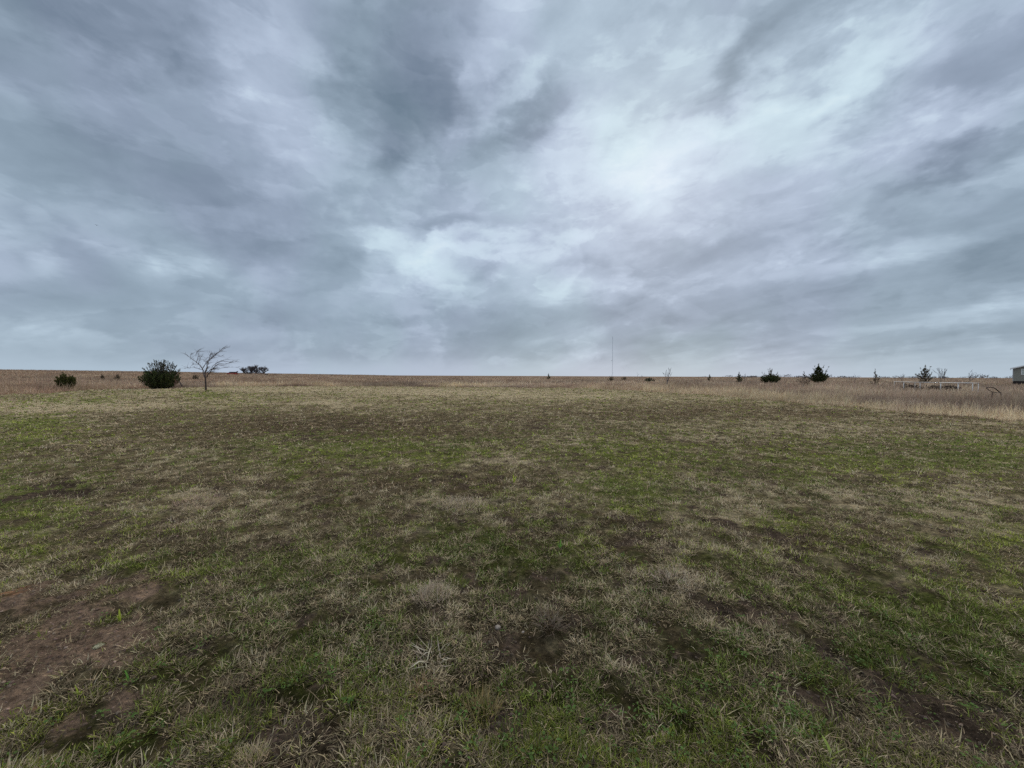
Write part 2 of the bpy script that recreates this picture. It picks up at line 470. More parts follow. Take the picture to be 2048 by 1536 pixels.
def cover(x, y):
    """weights of green, straw, brown thatch, dark soil, red dirt, orange dirt at points of the ground"""
    x = np.asarray(x, float); y = np.asarray(y, float)
    r = np.hypot(x, y)
    far = sstep(8, 30, r)
    n1 = fbm(x, y, .55, 4, 31); n2 = fbm(x, y, 3.6, 4, 47); n3 = fbm(x, y, 12.0, 3, 63); n4 = fbm(x, y, 1.1, 4, 77); n5 = fbm(x + 40, y, 4.8, 4, 83); n6 = fbm(x, y - 30, 6.0, 4, 91)
    w1 = ((fbm(x, y, 1.7, 4, 101) - .5) * .28 / (1 + r * .12), (fbm(x, y, 1.7, 4, 131) - .5) * .36)
    lo = (n1 - .5) * 1.7; mid = (n2 - .5) * 2.0; hi = (n3 - .5) * 1.6
    g = patches(x, y, GREEN, w1); st = patches(x, y, STRAW, w1); br = patches(x, y, BROWN, w1)
    so = patches(x, y, SOIL, w1); rd = patches(x, y, REDDIRT, w1); og = patches(x, y, ORANGE, w1); bk = patches(x, y, BLACK, w1)
    gw = sstep(.05, .80, .27 + .05 * (1 - sstep(3, 9, r)) + .66 * g + lo * (.20 + .25 * far) + mid * .40 + hi * .80 - .32 * br - .2 * st - far * .05)
    sw = sstep(.14, .85, .25 + .85 * st + (n4 - .5) * (.75 + 1.0 * far) + (n5 - .5) * 1.5 + hi * .75 - .25 * g - .35 * br + far * .01)
    ow = sstep(.12, .55, -.02 + 1.0 * so + (n6 - .5) * 1.9 + hi * .45 - .1 * g) * (1 - far * .6)
    rw = sstep(.32, 1.0, .92 * rd + (mid * .95 + hi * .9 + (n6 - .5) * 1.9) * np.minimum(1, rd * 1.6))
    oo = sstep(.45, 1.1, 1.0 * og + (mid * .8 + hi * .8) * np.minimum(1, og * 2)) * .75
    kw = np.clip(.12 + br * .85 + (.5 - n1) * .9 + (.5 - n5) * .8, 0, 1)
    gw = gw * (1 - rw * .85) * (1 - ow * .4); sw = sw * (1 - rw * .85)
    return gw, sw, kw, ow, rw, oo, np.clip(bk, 0, 1)

C_GREEN = np.array((.108, .134, .028)); C_YGREEN = np.array((.165, .175, .036)); C_DGREEN = np.array((.060, .078, .023))
C_THATCH = np.array((.170, .135, .082)); C_BROWN = np.array((.098, .072, .044)); C_STRAW = np.array((.44, .36, .235)); C_SOIL = np.array((.056, .041, .031))
C_RED = np.array((.118, .082, .060)); C_ORANGE = np.array((.20, .105, .058)); C_RUSSET = np.array((.215, .145, .102))

def ground_colour(x, y):
    gw, sw, kw, ow, rw, oo, bk = cover(x, y)
    k = lambda a: a[:, None]
    c = C_THATCH * (1 - k(kw)) + C_BROWN * k(kw)
    c = c * (0.75 + .5 * k(fbm(x, y, 5.0, 3, 211)))
    far = k(sstep(5, 16, np.hypot(x, y)))
    c = c * (1 - k(gw) * .75) + C_GREEN * k(gw) * .75
    c = c * (1 - k(sw) * .8) + C_STRAW * .85 * k(sw) * .8
    c = c * (0.19 + .47 * k(sstep(1.6, 7, np.hypot(x, y))) + .42 * k(sstep(7, 30, np.hypot(x, y))))                      # shade between the stalks painted into the base colour close by, easing farther out
    c = c * (1 - k(ow)) + C_SOIL * k(ow)
    c = c * (1 - k(bk)) + C_SOIL * .5 * k(bk)
    c = c * (1 - k(rw)) + C_RED * (.72 + .55 * k(fbm(x, y, 2.2, 4, 301))) * k(rw)
    c = c * (1 - k(oo)) + C_ORANGE * k(oo)
    t = k(sstep(-.3, .8, beyond(x, y)))
    c = c * (1 - t) + C_RUSSET * (.62 + .55 * k(fbm(x, y, .05, 4, 401))) * t
    return c

# ------------------------------------------------------------------ ground
ang_f = np.linspace(-1.02, 1.02, 640)
ang = np.concatenate([ang_f, np.linspace(1.02, 2 * math.pi - 1.02, 120)[1:-1]])
rad = [0.25]
while rad[-1] < 60: rad.append(rad[-1] * 1.0105)
while rad[-1] < 9000: rad.append(rad[-1] * 1.03)
rad = np.array(rad)
A, R = np.meshgrid(ang, rad)
GX = (np.sin(A) * R).ravel(); GY = (np.cos(A) * R).ravel()
GZ = height(GX, GY)
na, nr = len(ang), len(rad)
i0 = np.arange(nr - 1)[:, None] * na + np.arange(na)[None, :]
i1 = np.arange(nr - 1)[:, None] * na + (np.arange(na)[None, :] + 1) % na
tri = np.concatenate([np.stack([i0, i1, i1 + na], -1).reshape(-1, 3), np.stack([i0, i1 + na, i0 + na], -1).reshape(-1, 3)])
vs = np.stack([GX, GY, GZ], 1)
vs = np.concatenate([vs, [[0, 0, float(height(np.array([0.]), np.array([0.]))[0])]]])
ctr = len(vs) - 1
tri = np.concatenate([tri, np.stack([np.full(na, ctr), (np.arange(na) + 1) % na, np.arange(na)], -1)])
tri = tri[:, ::-1]
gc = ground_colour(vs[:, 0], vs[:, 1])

M_GROUND = bpy.data.materials.new('prairie_ground'); M_GROUND.use_nodes = True
t = NT(M_GROUND.node_tree)
tint = t.n('Attribute', attribute_name='tint').outputs['Color']
pos = t.n('NewGeometry').outputs['Position']
n1 = t.noise(pos, 22.0, 6, 0.65); n2 = t.noise(pos, 4.0, 5, 0.6); n3 = t.noise(t.v('MULTIPLY', pos, (1, 1, .2)), 70.0, 4, 0.7)
c = t.mix(1.0, tint, t.ramp(n1, [(0.28, (.34, .33, .31)), (0.5, (1, 1, 1)), (0.74, (1.95, 1.86, 1.70))]), 'MULTIPLY')
c = t.mix(1.0, c, t.ramp(n2, [(0.28, (.6, .6, .6)), (0.72, (1.4, 1.38, 1.34))]), 'MULTIPLY')
c = t.mix(1.0, c, t.ramp(n3, [(0.3, (.65, .65, .65)), (0.7, (1.35, 1.34, 1.3))]), 'MULTIPLY')
bs = t.n('BsdfPrincipled'); t.put(bs.inputs['Base Color'], c)
bs.inputs['Roughness'].default_value = 0.95; bs.inputs['Specular IOR Level'].default_value = 0.0
bp = t.n('Bump'); bp.inputs['Strength'].default_value = 0.9; bp.inputs['Distance'].default_value = 0.03
t.put(bp.inputs['Height'], t.m('ADD', n1, t.m('MULTIPLY', n3, 0.4))); t.put(bs.inputs['Normal'], bp.outputs[0])
t.t.links.new(bs.outputs[0], t.n('OutputMaterial').inputs[0])
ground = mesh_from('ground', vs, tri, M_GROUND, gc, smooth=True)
tag(ground, kind='structure')

# ------------------------------------------------------------------ blades
def blades(P, az, lean, length, width, curve, col, tipcol=None):
    n = len(P)
    h = np.stack([np.cos(az), np.sin(az), np.zeros(n)], 1)
    side = np.stack([-np.sin(az), np.cos(az), np.zeros(n)], 1) * (width * .5)[:, None]
    def d(th):
        return h * np.sin(th)[:, None] + np.array([0, 0, 1.0]) * np.cos(th)[:, None]
    p1 = P + d(lean) * (length * .5)[:, None]
    p2 = p1 + d(lean + curve) * (length * .5)[:, None]
    v = np.stack([P - side, P + side, p1 - side * .8, p1 + side * .8, p2], 1).reshape(-1, 3)
    b = (np.arange(n) * 5)[:, None]
    f = np.concatenate([b + np.array([0, 1, 3]), b + np.array([0, 3, 2]), b + np.array([2, 3, 4])])
    if tipcol is None: tipcol = col
    c = np.stack([col, col, (col + tipcol) / 2, (col + tipcol) / 2, tipcol], 1).reshape(-1, 3)
    return v, f, c

def join(parts):
    vs, fs, cs = [], [], []
    o = 0
    for v, f, c in parts:
        vs.append(v); fs.append(f + o); cs.append(c); o += len(v)
    return np.concatenate(vs), np.concatenate(fs), np.concatenate(cs)

def jit(c, n, amt=.28):
    return c * (1 + (RNG.random((n, 1)) - .5) * 2 * amt) * (1 + (RNG.random((n, 3)) - .5) * .12)

# ---- the mown turf: green shoots, dead thatch, straw stubs
def turf(n_tuft, per, spread, short=1.0, dmax=58.0, litter=0.0):
    d = np.exp(RNG.uniform(math.log(1.1), math.log(dmax), n_tuft)); u = RNG.uniform(-1.55, 1.55, n_tuft)
    x = u * d; y = d
    keep = beyond(x, y) < RNG.uniform(-.2, .6, n_tuft)
    x, y, d = x[keep], y[keep], d[keep]
    n = len(x)
    tx = np.repeat(x, per); ty = np.repeat(y, per); td = np.repeat(d, per)
    sc = 1 + sstep(6, 40, td) * 2.0
    rr = spread * sc * np.sqrt(RNG.random(len(tx))); aa = RNG.uniform(0, 2 * math.pi, len(tx))
    bx = tx + rr * np.cos(aa); by = ty + rr * np.sin(aa)
    gw, sw, kw, ow, rw, oo, bk = cover(x, y)
    dens = np.clip(1.05 - .85 * ow - 1.0 * rw - 1.0 * oo - .7 * bk, .03 + litter, 1)
    roll = RNG.random(n)
    kind_t = np.where(roll < .06 + .74 * gw, 0, np.where(roll < .06 + .74 * gw + sw * (.85 - .55 * gw), 2, 1))     # green / straw / thatch
    alive = RNG.random(n) < dens * sstep(.36, .54, fbm(x, y, 7.5, 3, 701) + .26 * sstep(3, 14, d))
    tone = np.repeat(np.exp(RNG.normal(0, .46, n)), per)
    kind = np.repeat(kind_t, per); alive = np.repeat(alive, per)
    mixk = RNG.random(len(kind))
    kind = np.where((kind == 0) & (mixk < .22), 1, kind)
    hf = np.repeat(.75 + .6 * RNG.random(n), per)
    m = alive
    bx, by, kind, aa, sc, td, hf, tone = bx[m], by[m], kind[m], aa[m], sc[m], td[m], hf[m], tone[m]
    kwv = np.repeat(kw, per)[m]; yg = np.repeat(fbm(x, y, .8, 3, 501), per)[m]
    N = len(bx)
    z = height(bx, by) - .004
    wpx = td / 384.0
    width = np.maximum(RNG.uniform(.0022, .0048, N), wpx * RNG.uniform(.30, .55, N) * (1 + .75 * sstep(3, 10, td)))
    length = np.where(kind == 0, RNG.uniform(.025, .065, N), np.where(kind == 1, RNG.uniform(.03, .10, N), RNG.uniform(.03, .095, N))) * hf * short * (1 + (sc - 1) * .42)
    lean = np.where((kind == 0) & (litter == 0), RNG.uniform(.2, 1.15, N), np.where(kind == 1, RNG.uniform(.85, 1.56, N), RNG.uniform(.45, 1.5, N)))
    curve = RNG.uniform(-.5, 1.0, N)
    az = aa + RNG.normal(0, .7, N)
    g = C_DGREEN + (C_GREEN - C_DGREEN) * np.clip(yg * 2.2 - .4, 0, 1)[:, None] + (C_YGREEN - C_GREEN) * (np.clip(yg * 3 - 1.4, 0, 1) * RNG.random(N))[:, None]
    th = C_THATCH * (1 - kwv[:, None] * .9) + C_BROWN * kwv[:, None] * .9
    th = th * np.where(RNG.random(N) < .16, 2.5, 1.0)[:, None] * np.where(RNG.random(N) < .32, .42, 1.0)[:, None]
    col = np.where((kind == 0)[:, None], g, np.where((kind == 1)[:, None], th, C_STRAW))
    light_falloff = 1.22 + .50 * sstep(1.4, 3.4, td) + .08 * sstep(7, 30, td)       # painted light falloff: blade colour darker close by, brighter farther out
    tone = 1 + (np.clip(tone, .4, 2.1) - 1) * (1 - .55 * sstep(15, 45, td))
    col = jit(col, N, .22) * (tone * light_falloff)[:, None]
    col = col * np.minimum(1, .50 / col.max(1))[:, None]
    tip = np.where((kind == 0)[:, None], col * np.array((1.25, 1.15, 1.0)), col * 1.06)
    return blades(np.stack([bx, by, z], 1), az, lean, length, width, curve, col, tip)

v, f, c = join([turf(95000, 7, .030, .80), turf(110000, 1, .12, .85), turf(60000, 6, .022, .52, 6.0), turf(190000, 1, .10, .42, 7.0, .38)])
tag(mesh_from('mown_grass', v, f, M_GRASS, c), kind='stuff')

# ---- crumbs and clods lying on the bare places
def crumbs(n):
    d = np.exp(RNG.uniform(math.log(1.15), math.log(7.0), n * 6)); u = RNG.uniform(-1.5, 1.5, n * 6)
    x, y = u * d, d
    gw, sw, kw, ow, rw, oo, bk = cover(x, y)
    ok = RNG.random(n * 6) < np.clip(rw * .8 + ow * .8 + .10, 0, 1)
    x, y, rw = x[ok][:n], y[ok][:n], rw[ok][:n]
    n = len(x)
    size = .0025 + .010 * RNG.random(n) ** 4 * (1 + .1 * y)
    base = np.array([(1, 0, 0), (-.5, .87, 0), (-.5, -.87, 0), (.35, .5, .75), (-.6, 0, .7), (.3, -.6, .65), (0, 0, 1.0)])
    V = base[None] * (size[:, None, None] * RNG.uniform(.6, 1.3, (n, 7, 1))) * np.array((1, 1, .75))
    a = RNG.uniform(0, 6.28, n); ca, sa = np.cos(a)[:, None], np.sin(a)[:, None]
    vx = V[..., 0] * ca - V[..., 1] * sa; vy = V[..., 0] * sa + V[..., 1] * ca
    v = np.stack([vx + x[:, None], vy + y[:, None], V[..., 2] + height(x, y)[:, None] - .001], -1).reshape(-1, 3)
    T = np.array([(0, 1, 3), (1, 4, 3), (1, 2, 4), (2, 5, 4), (2, 0, 5), (0, 3, 5), (3, 4, 6), (4, 5, 6), (5, 3, 6)])
    f = (np.arange(n) * 7)[:, None, None] + T[None]
    col = C_SOIL * 1.3 * (1 - rw[:, None]) + C_RED * 1.05 * rw[:, None]
    col = jit(col, n, .45) * np.where(RNG.random(n) < .05, 2.2, 1)[:, None]
    return v, f.reshape(-1, 3), np.repeat(col, 7, 0)
v, f, c = crumbs(12000)
tag(mesh_from('soil_crumbs', v, f, mat_tint('soil_crumb', .95, 0.0, .25, 40.0), c), kind='stuff')

# ---- broad-leaved weeds of the foreground
def leaf_rosettes(n):
    d = np.exp(RNG.uniform(math.log(1.2), math.log(7.5), n * 4)); u = RNG.uniform(-1.5, 1.5, n * 4)
    x, y = u * d, d
    gw, sw, kw, ow, rw, oo, bk = cover(x, y)
    near = np.exp(-(d - 1.2) * .42)
    ok = RNG.random(n * 4) < np.clip((gw * .8 + .12) * near * (1 - rw), 0, 1) * sstep(.42, .60, fbm(x, y, 3.0, 3, 733))
    x, y = x[ok][:n], y[ok][:n]
    n = len(x); per = 7
    X = np.repeat(x, per); Y = np.repeat(y, per); N = n * per
    az = np.tile(np.arange(per) * 2 * math.pi / per, n) + np.repeat(RNG.uniform(0, 6.28, n), per) + RNG.normal(0, .25, N)
    L = np.repeat(RNG.uniform(.009, .023, n), per) * RNG.uniform(.7, 1.2, N); wd = L * RNG.uniform(.38, .62, N)
    lift = RNG.uniform(.004, .03, N); stem = RNG.uniform(.003, .018, N)
    h = np.stack([np.cos(az), np.sin(az), np.zeros(N)], 1); s = np.stack([-np.sin(az), np.cos(az), np.zeros(N)], 1)
    up = np.array([0, 0, 1.0])
    B0 = np.stack([X, Y, height(X, Y) + .012], 1) + h * stem[:, None] + up * lift[:, None]
    tilt = RNG.uniform(-.15, .45, N)[:, None]
    dirv = h * np.cos(tilt) + up * np.sin(tilt)
    m1 = B0 + dirv * (L * .38)[:, None]; m2 = B0 + dirv * (L * .72)[:, None]; tip = B0 + dirv * L[:, None] - up * (L * .12)[:, None]
    fold = up * (wd * .18)[:, None]
    vv = np.stack([B0, m1 - s * (wd * .5)[:, None] + fold, m1, m1 + s * (wd * .5)[:, None] + fold, m2 - s * (wd * .42)[:, None] + fold, m2, m2 + s * (wd * .42)[:, None] + fold, tip], 1).reshape(-1, 3)
    b = (np.arange(N) * 8)[:, None]
    ff = np.concatenate([b + np.array(q) for q in ([0, 2, 1], [0, 3, 2], [1, 2, 5], [1, 5, 4], [2, 3, 6], [2, 6, 5], [4, 5, 7], [5, 6, 7])])
    cc = np.repeat(jit(np.array((.082, .128, .034)) * np.ones((N, 1)), N, .35), 8, 0)
    return vv, ff, cc
v, f, c = leaf_rosettes(1200)
tag(mesh_from('leafy_weeds', v, f, M_GRASS, c), kind='stuff')

# ---- the uncut prairie beyond the edge
CREAM = [(1330, 787, 60, 9, 1.0), (1430, 792, 110, 8, 1.1), (1520, 799, 110, 9, 1.1), (1640, 806, 90, 8, .6), (1900, 829, 70, 8, 1.0), (2010, 838, 100, 9, 1.2), (1740, 815, 60, 7, .7), (1210, 777, 70, 3, .5), (500, 772, 60, 2, .6), (630, 771, 60, 2, .7), (900, 772, 90, 2, .6), (700, 771, 50, 2, .4)]
def tall(n, far_to, hmin, hmax, lean_s, wpx_k, n_push, tone):
    u = RNG.uniform(-1.62, 1.62, n)
    e = edge_d(u)
    d = e * np.exp(RNG.random(n) ** n_push * np.log(far_to / e))
    x, y = u * d, d
    by = beyond(x, y)
    ok = by > 0
    x, y, d, u, by = x[ok], y[ok], d[ok], u[ok], by[ok]
    N = len(x)
    p1 = fbm(x, y, .06, 4, 611); p2 = fbm(x, y, .22, 4, 641); p3 = fbm(x, y, .9 / (1 + d / 60), 1, 661) * .6 + fbm(x, y, .8, 3, 663) * .4
    cw = patches(x, y, CREAM, ((p2 - .5) * .10, (p3 - .5) * .12))
    cw = np.clip(cw * 1.5 * (.35 + 1.3 * p3) + (p2 - .62) * 1.6, 0, 1) * RNG.uniform(.6, 1, N)
    ramp = .42 + .58 * sstep(0, 2.5, by)
    H = RNG.uniform(hmin, hmax, N) * (.22 + 1.05 * p2 + .5 * p3) * ramp * (.85 + .3 * p1)
    rare = RNG.random(N) < .02
    H = np.where(rare, H * 1.35, H)
    lean = np.abs(RNG.normal(0, lean_s, N)); az = RNG.uniform(0, 2 * math.pi, N)
    az = np.where(RNG.random(N) < .45, RNG.normal(.1, .7, N), az)
    width = np.maximum(RNG.uniform(.003, .007, N), d / 384.0 * wpx_k * RNG.uniform(.7, 1.3, N))
    russ = np.array((.365, .245, .168)); mauve = np.array((.310, .235, .175)); tan = np.array((.54, .42, .285)); cream = np.array((.60, .48, .30)); dark = np.array((.17, .12, .095))
    a = np.clip((p1 - .32) * 2.6, 0, 1)[:, None]
    col = mauve * (1 - a) + russ * a
    rightness = sstep(.1, .9, u)[:, None]
    col = col * (1 - rightness * .55) + mauve * rightness * .55
    b = (np.clip((p3 - .48) * 3.2 + (p2 - .5) * 1.6, 0, 1) * RNG.uniform(.2, 1, N))[:, None]
    col = col * (1 - b) + tan * b
    dk = (np.clip((.47 - p3) * 3.4 + (.5 - p2) * 2.0, 0, 1) * RNG.uniform(.2, .9, N))[:, None]
    col = col * (1 - dk) + dark * dk
    col = col * (1 - cw[:, None]) + cream * cw[:, None]
    band = .72 + .62 * np.clip((fbm(x, y, .16, 3, 681) - .3) * 2.2, 0, 1) * (.7 + .6 * fbm(x, y, .03, 2, 691))
    col = jit(col * tone * band[:, None], N, .16)
    z = hill(x, y) - .02
    return blades(np.stack([x, y, z], 1), az, lean, H, width, RNG.uniform(0, .9, N), col * .9, col * 1.12)
v, f, c = join([tall(190000, 600, .42, .85, .34, .34, 1.1, 1.0), tall(120000, 160, .2, .5, .7, .42, 1.5, .92)])
tag(mesh_from('tall_dry_grass', v, f, M_TALL, c), kind='stuff')

# ------------------------------------------------------------------ cedars and bushes
def sprays(stems, n_per, size, cols, start=.25, spread=.10):
    """small flat sprays of foliage along the stems; stems: list of (point list, amount)"""
    B, Dn = [], []
    for pts, amt in stems:
        pts = [np.array(p) for p in pts]
        k = max(3, int(n_per * amt))
        for _ in range(k):
            f = start + (1 - start) * random.random() ** .8
            q = f * (len(pts) - 1); i = min(int(q), len(pts) - 2)
            p = pts[i] + (pts[i + 1] - pts[i]) * (q - i)
            dv = pts[i + 1] - pts[i]; dv = dv / (np.linalg.norm(dv) + 1e-9)
            B.append(p + RNG.normal(0, spread * (1.05 - f * .75), 3)); Dn.append(dv)
    B = np.array(B); Dn = np.array(Dn); n = len(B)
    d = Dn * .8 + RNG.normal(0, .5, (n, 3)) + np.array((0, 0, .2)); d /= np.linalg.norm(d, axis=1)[:, None]
    s = np.cross(d, RNG.normal(0, 1, (n, 3))); s /= np.linalg.norm(s, axis=1)[:, None] + 1e-9
    L = (size * RNG.uniform(.6, 1.4, n))[:, None]; wd = L * RNG.uniform(.16, .34, n)[:, None]
    v = np.stack([B, B + d * L * .45 - s * wd, B + d * L * .45 + s * wd, B + d * L], 1).reshape(-1, 3)
    b = (np.arange(n) * 4)[:, None]
    f = np.concatenate([b + np.array([0, 1, 2]), b + np.array([1, 3, 2])])
    cols = np.array(cols); c = cols[RNG.integers(0, len(cols), n)] * RNG.uniform(.6, 1.35, n)[:, None]
    return v, f, np.repeat(c, 4, 0)

DARKGREEN = [(.030, .042, .018), (.040, .054, .020), (.056, .070, .024), (.050, .043, .026), (.078, .090, .028)]
OLIVE = [(.075, .088, .022), (.095, .095, .028), (.050, .055, .018), (.080, .060, .025)]
BROWNISH = [(.115, .085, .058), (.085, .075, .042), (.070, .072, .034), (.14, .10, .072)]
GREYGREEN = [(.055, .068, .038), (.070, .078, .045), (.040, .048, .028)]

def curve_stem(base, tip, sag, n=7, wob=.04):
    base = np.array(base, float); tip = np.array(tip, float)
    out = []
    L = np.linalg.norm(tip - base)
    for i in range(n):
        f = i / (n - 1)
        p = base + (tip - base) * f
        p[2] += -sag * math.sin(math.pi * f) * L
        out.append(p + RNG.normal(0, wob * L * .12, 3) * (0 < i))
    return out

def cedar(name, pos, h, wdt, label, cols, n=60, amt=34, size=.16, spire=.5, clear=.02, group=None, cat='cedar', spikes=(), lobes=()):
    root = empty(name, pos, label, cat, group)
    bm = bmesh.new()
    add_tube(bm, [(0, 0, -.1), (.02, 0, h * .4), (0, .02, h * .93)], [h * .022, h * .014, h * .004], 6)
    stems = []
    for i in range(n):
        f = clear + (1 - clear) * (i + random.random()) / n * .95
        z0 = h * f * .86
        # outline: broad low skirt and a narrow leader
        pr = (.86 + .14 * math.sin(f * 7)) * (1 - .45 * f) if f < .42 else (.55 - .1 * spire) * ((1 - f) / .58) ** .85
        half = wdt / 2 * pr * (.72 + .45 * random.random()) * min(1, .6 + f * 4)
        a = random.uniform(0, 2 * math.pi)
        rise = half * random.uniform(.35, .95) + h * .02
        tip = (math.cos(a) * half, math.sin(a) * half, min(z0 + rise, h))
        st = curve_stem((0, 0, z0), tip, .10)
        stems.append((st, .35 + half / (wdt / 2)))
        add_tube(bm, st, [.016, .014, .012, .010, .008, .006, .004], 4, cap=False)
    for (dx, dy, z1) in list(spikes):
        st = curve_stem((dx * .35, dy * .35, h * .3), (dx, dy, z1), 0.04)
        stems.append((st, .55))
        add_tube(bm, st, [.016, .014, .012, .010, .008, .006, .004], 4, cap=False)
    for (dx, dy, z0, lw, lh) in lobes:
        for k in range(16):
            a = random.uniform(0, 6.28); r = lw * random.random() ** .6
            st = curve_stem((dx * .2, dy * .2, z0 * .4), (dx + math.cos(a) * r, dy + math.sin(a) * r, z0 + random.uniform(-.4, 1) * lh * (1 - r / lw * .5)), .12)
            stems.append((st, .9))
            add_tube(bm, st, [.016, .014, .012, .010, .008, .006, .004], 4, cap=False)
    st = [(0, 0, h * .55), (0, 0, h * .8), (0, 0, h)]
    stems.append((st, .8))
    obj_bm('trunk', bm, M_BARK, root)
    v, f, c = sprays(stems, amt, size, cols, spread=wdt * .035)
    mesh_from('crown', v, f, M_LEAF, c, root)
    return root

def shrub(name, pos, h, wdt, label, cols, n=70, amt=40, size=.17, cat='bush', spikes=10, group=None, tilt=0.0, spikecols=None, low=.10, full=.70):
    """many stems fanning from the ground: narrow foot, wide middle, ragged top with bare spikes"""
    root = empty(name, pos, label, cat, group)
    bm = bmesh.new(); stems = []
    body = h * full
    for i in range(n):
        a = random.uniform(0, 2 * math.pi)
        e = random.random() ** .8                                   # 0 spreading .. 1 upright
        rr = wdt / 2 * math.sin((1 - e) * math.pi / 2) ** .75 * random.uniform(.78, 1.04)
        zz = body * (low + .22 + (.68 - low) * math.sin(e * math.pi / 2)) * random.uniform(.82, 1.12) + tilt * math.cos(a) * rr
        st = curve_stem((math.cos(a) * .12, math.sin(a) * .12, 0), (math.cos(a) * rr, math.sin(a) * rr, zz), .16 * (1 - e) + .02)
        stems.append((st, .5 + rr / wdt))
        add_tube(bm, st, [.03, .026, .022, .018, .013, .009, .005], 4, cap=False)
    sp = []
    for i in range(spikes):
        a = random.uniform(0, 2 * math.pi); q = random.uniform(.05, 1.0); r = wdt / 2 * q
        st = curve_stem((math.cos(a) * r * .4, math.sin(a) * r * .4, h * .25), (math.cos(a) * r * 1.05, math.sin(a) * r, h * (random.uniform(.76, 1.0) - .24 * q * q)), -.03)
        sp.append((st, .42))
        add_tube(bm, st, [.024, .02, .018, .015, .012, .010, .006], 4, cap=False)
    obj_bm('trunk', bm, M_BARK, root)
    parts = [sprays(stems, amt, size, cols, start=.30, spread=wdt * .045)]
    if sp: parts.append(sprays(sp, amt, size * .8, spikecols or BROWNISH, start=.3, spread=.05))
    v, f, c = join(parts)
    mesh_from('crown', v, f, M_LEAF, c, root)
    return root

def on(px, Y):
    """a spot on the land below a pixel column at forward distance Y"""
    d = ray(px, 760); u = d.x / d.y
    return Vector((u * Y, Y, float(hill(u * Y, Y)) - .02))
def top_h(px, py, Y):
    return at(px, py, Y).z - on(px, Y).z

Y = 42.5
shrub('juniper_bush', on(322, Y), top_h(322, 716, Y), 3.55, 'large dark green juniper bush with ragged spiky top beside the bare tree', DARKGREEN, n=150, amt=95, size=.15, spikes=46, low=.36, full=.62,
      spikecols=[(.05, .055, .028), (.075, .06, .042), (.055, .05, .03)])
Y = 38.0
shrub('juniper_bush', on(131, Y), top_h(128, 743, Y), 1.45, 'small olive green bush alone in the russet grass left of the dark juniper', OLIVE, n=80, amt=70, size=.13, spikes=10, spikecols=OLIVE, tilt=-.18, low=.30, full=.86)
Y = 100.0
shrub('juniper_bush', on(1299, Y), top_h(1299, 752, Y), 2.9, 'low grey-green rounded bush with two bare stalks rising behind it', GREYGREEN, n=60, amt=60, size=.13, spikes=2, spikecols=GREYGREEN)
Y = 92.0
shrub('cedar_bush', on(1540, Y), top_h(1540, 736, Y), 4.5, 'wide dark cedar bush with thin brown spikes on top in the tall grass', DARKGREEN, n=90, amt=75, size=.20, spikes=16, cat='cedar', low=.25, full=.62)
Y = 92.0; k = 1.62
big = cedar('cedar_tree', on(1637, Y), top_h(1637, 727, Y) / k, 2.1, 'tallest dark green cedar with a sharp leader and a second lobe on its right', DARKGREEN, n=80, amt=60, size=.14, spire=.5,
      spikes=[(-.5, .1, 2.65), (-.8, 0, 2.3), (.75, 0, 2.75), (1.55, .1, 2.55)], lobes=[(1.15, .1, 1.15, .62, .85), (-.85, 0, 1.0, .68, .70), (.4, -.3, .9, .7, .6)])
big.scale = (k, k, k)
Y = 88.0; k = 1.6
big = cedar('cedar_tree', on(1850, Y), top_h(1850, 731, Y) / k, 2.1, 'thin brownish cedar with open spiky branches behind the white rail fence', BROWNISH, n=44, amt=34, size=.14, spire=.5,
      spikes=[(-.7, 0, 2.5), (.75, 0, 2.55), (1.0, 0, 1.75)])
big.scale = (k, k, k)
Y = 75.0
cedar('cedar_tree', on(1750, Y), top_h(1750, 738, Y), 1.9, 'spindly brown cedar with one thin leader left of the fence', BROWNISH, n=34, amt=20, size=.16, spire=1.6)
Y = 92.0
cedar('cedar_tree', on(1478, Y), top_h(1478, 744, Y), 1.7, 'small dark cedar on the horizon left of the wide cedar bush', DARKGREEN, n=40, amt=34, size=.17, spire=.5)
Y = 135.0
cedar('cedar_tree', on(1419, Y), top_h(1419, 749, Y), 1.5, 'tiny dark cedar at the left end of the distant wood', DARKGREEN, n=24, amt=22, size=.2, spire=.6)
Y = 150.0
cedar('cedar_tree', on(1097, Y), top_h(1097, 746.6, Y), 1.5, 'tiny lone conifer on the open horizon left of the radio mast', DARKGREEN, n=30, amt=30, size=.22, spire=.6)
Y = 62.0
cedar('cedar_tree', on(1608, Y), top_h(1608, 744, Y), 2.1, 'scrubby leafless brown cedar between the two big green cedars', [(.11, .075, .055), (.085, .065, .05)], n=30, amt=14, size=.16, spire=1.3)
for px, py, Yd, wd, lab in ((235, 744, 95.0, 1.3, 'small dark shrub in the russet field between the olive bush and the juniper'),
                            (392, 744, 100.0, 1.5, 'small brown shrub just left of the bare tree trunk in the far grass'),
                            (205, 746, 100.0, .9, 'faint little shrub in the field right of the olive bush'),
                            (1222, 748, 110.0, 2.2, 'low reddish brown shrub at the foot of the radio mast'),
                            (1248, 750.5, 150.0, 2.6, 'low dark shrub on the horizon right of the radio mast'),
                            (664, 749, 260.0, 3.4, 'dark low shrub on the bare horizon far right of the old truck')):
    shrub('field_shrub', on(px, Yd), top_h(px, py, Yd), wd, lab, BROWNISH, n=36, amt=22, size=.02 * wd + .12, spikes=4, group='small shrubs out in the prairie')

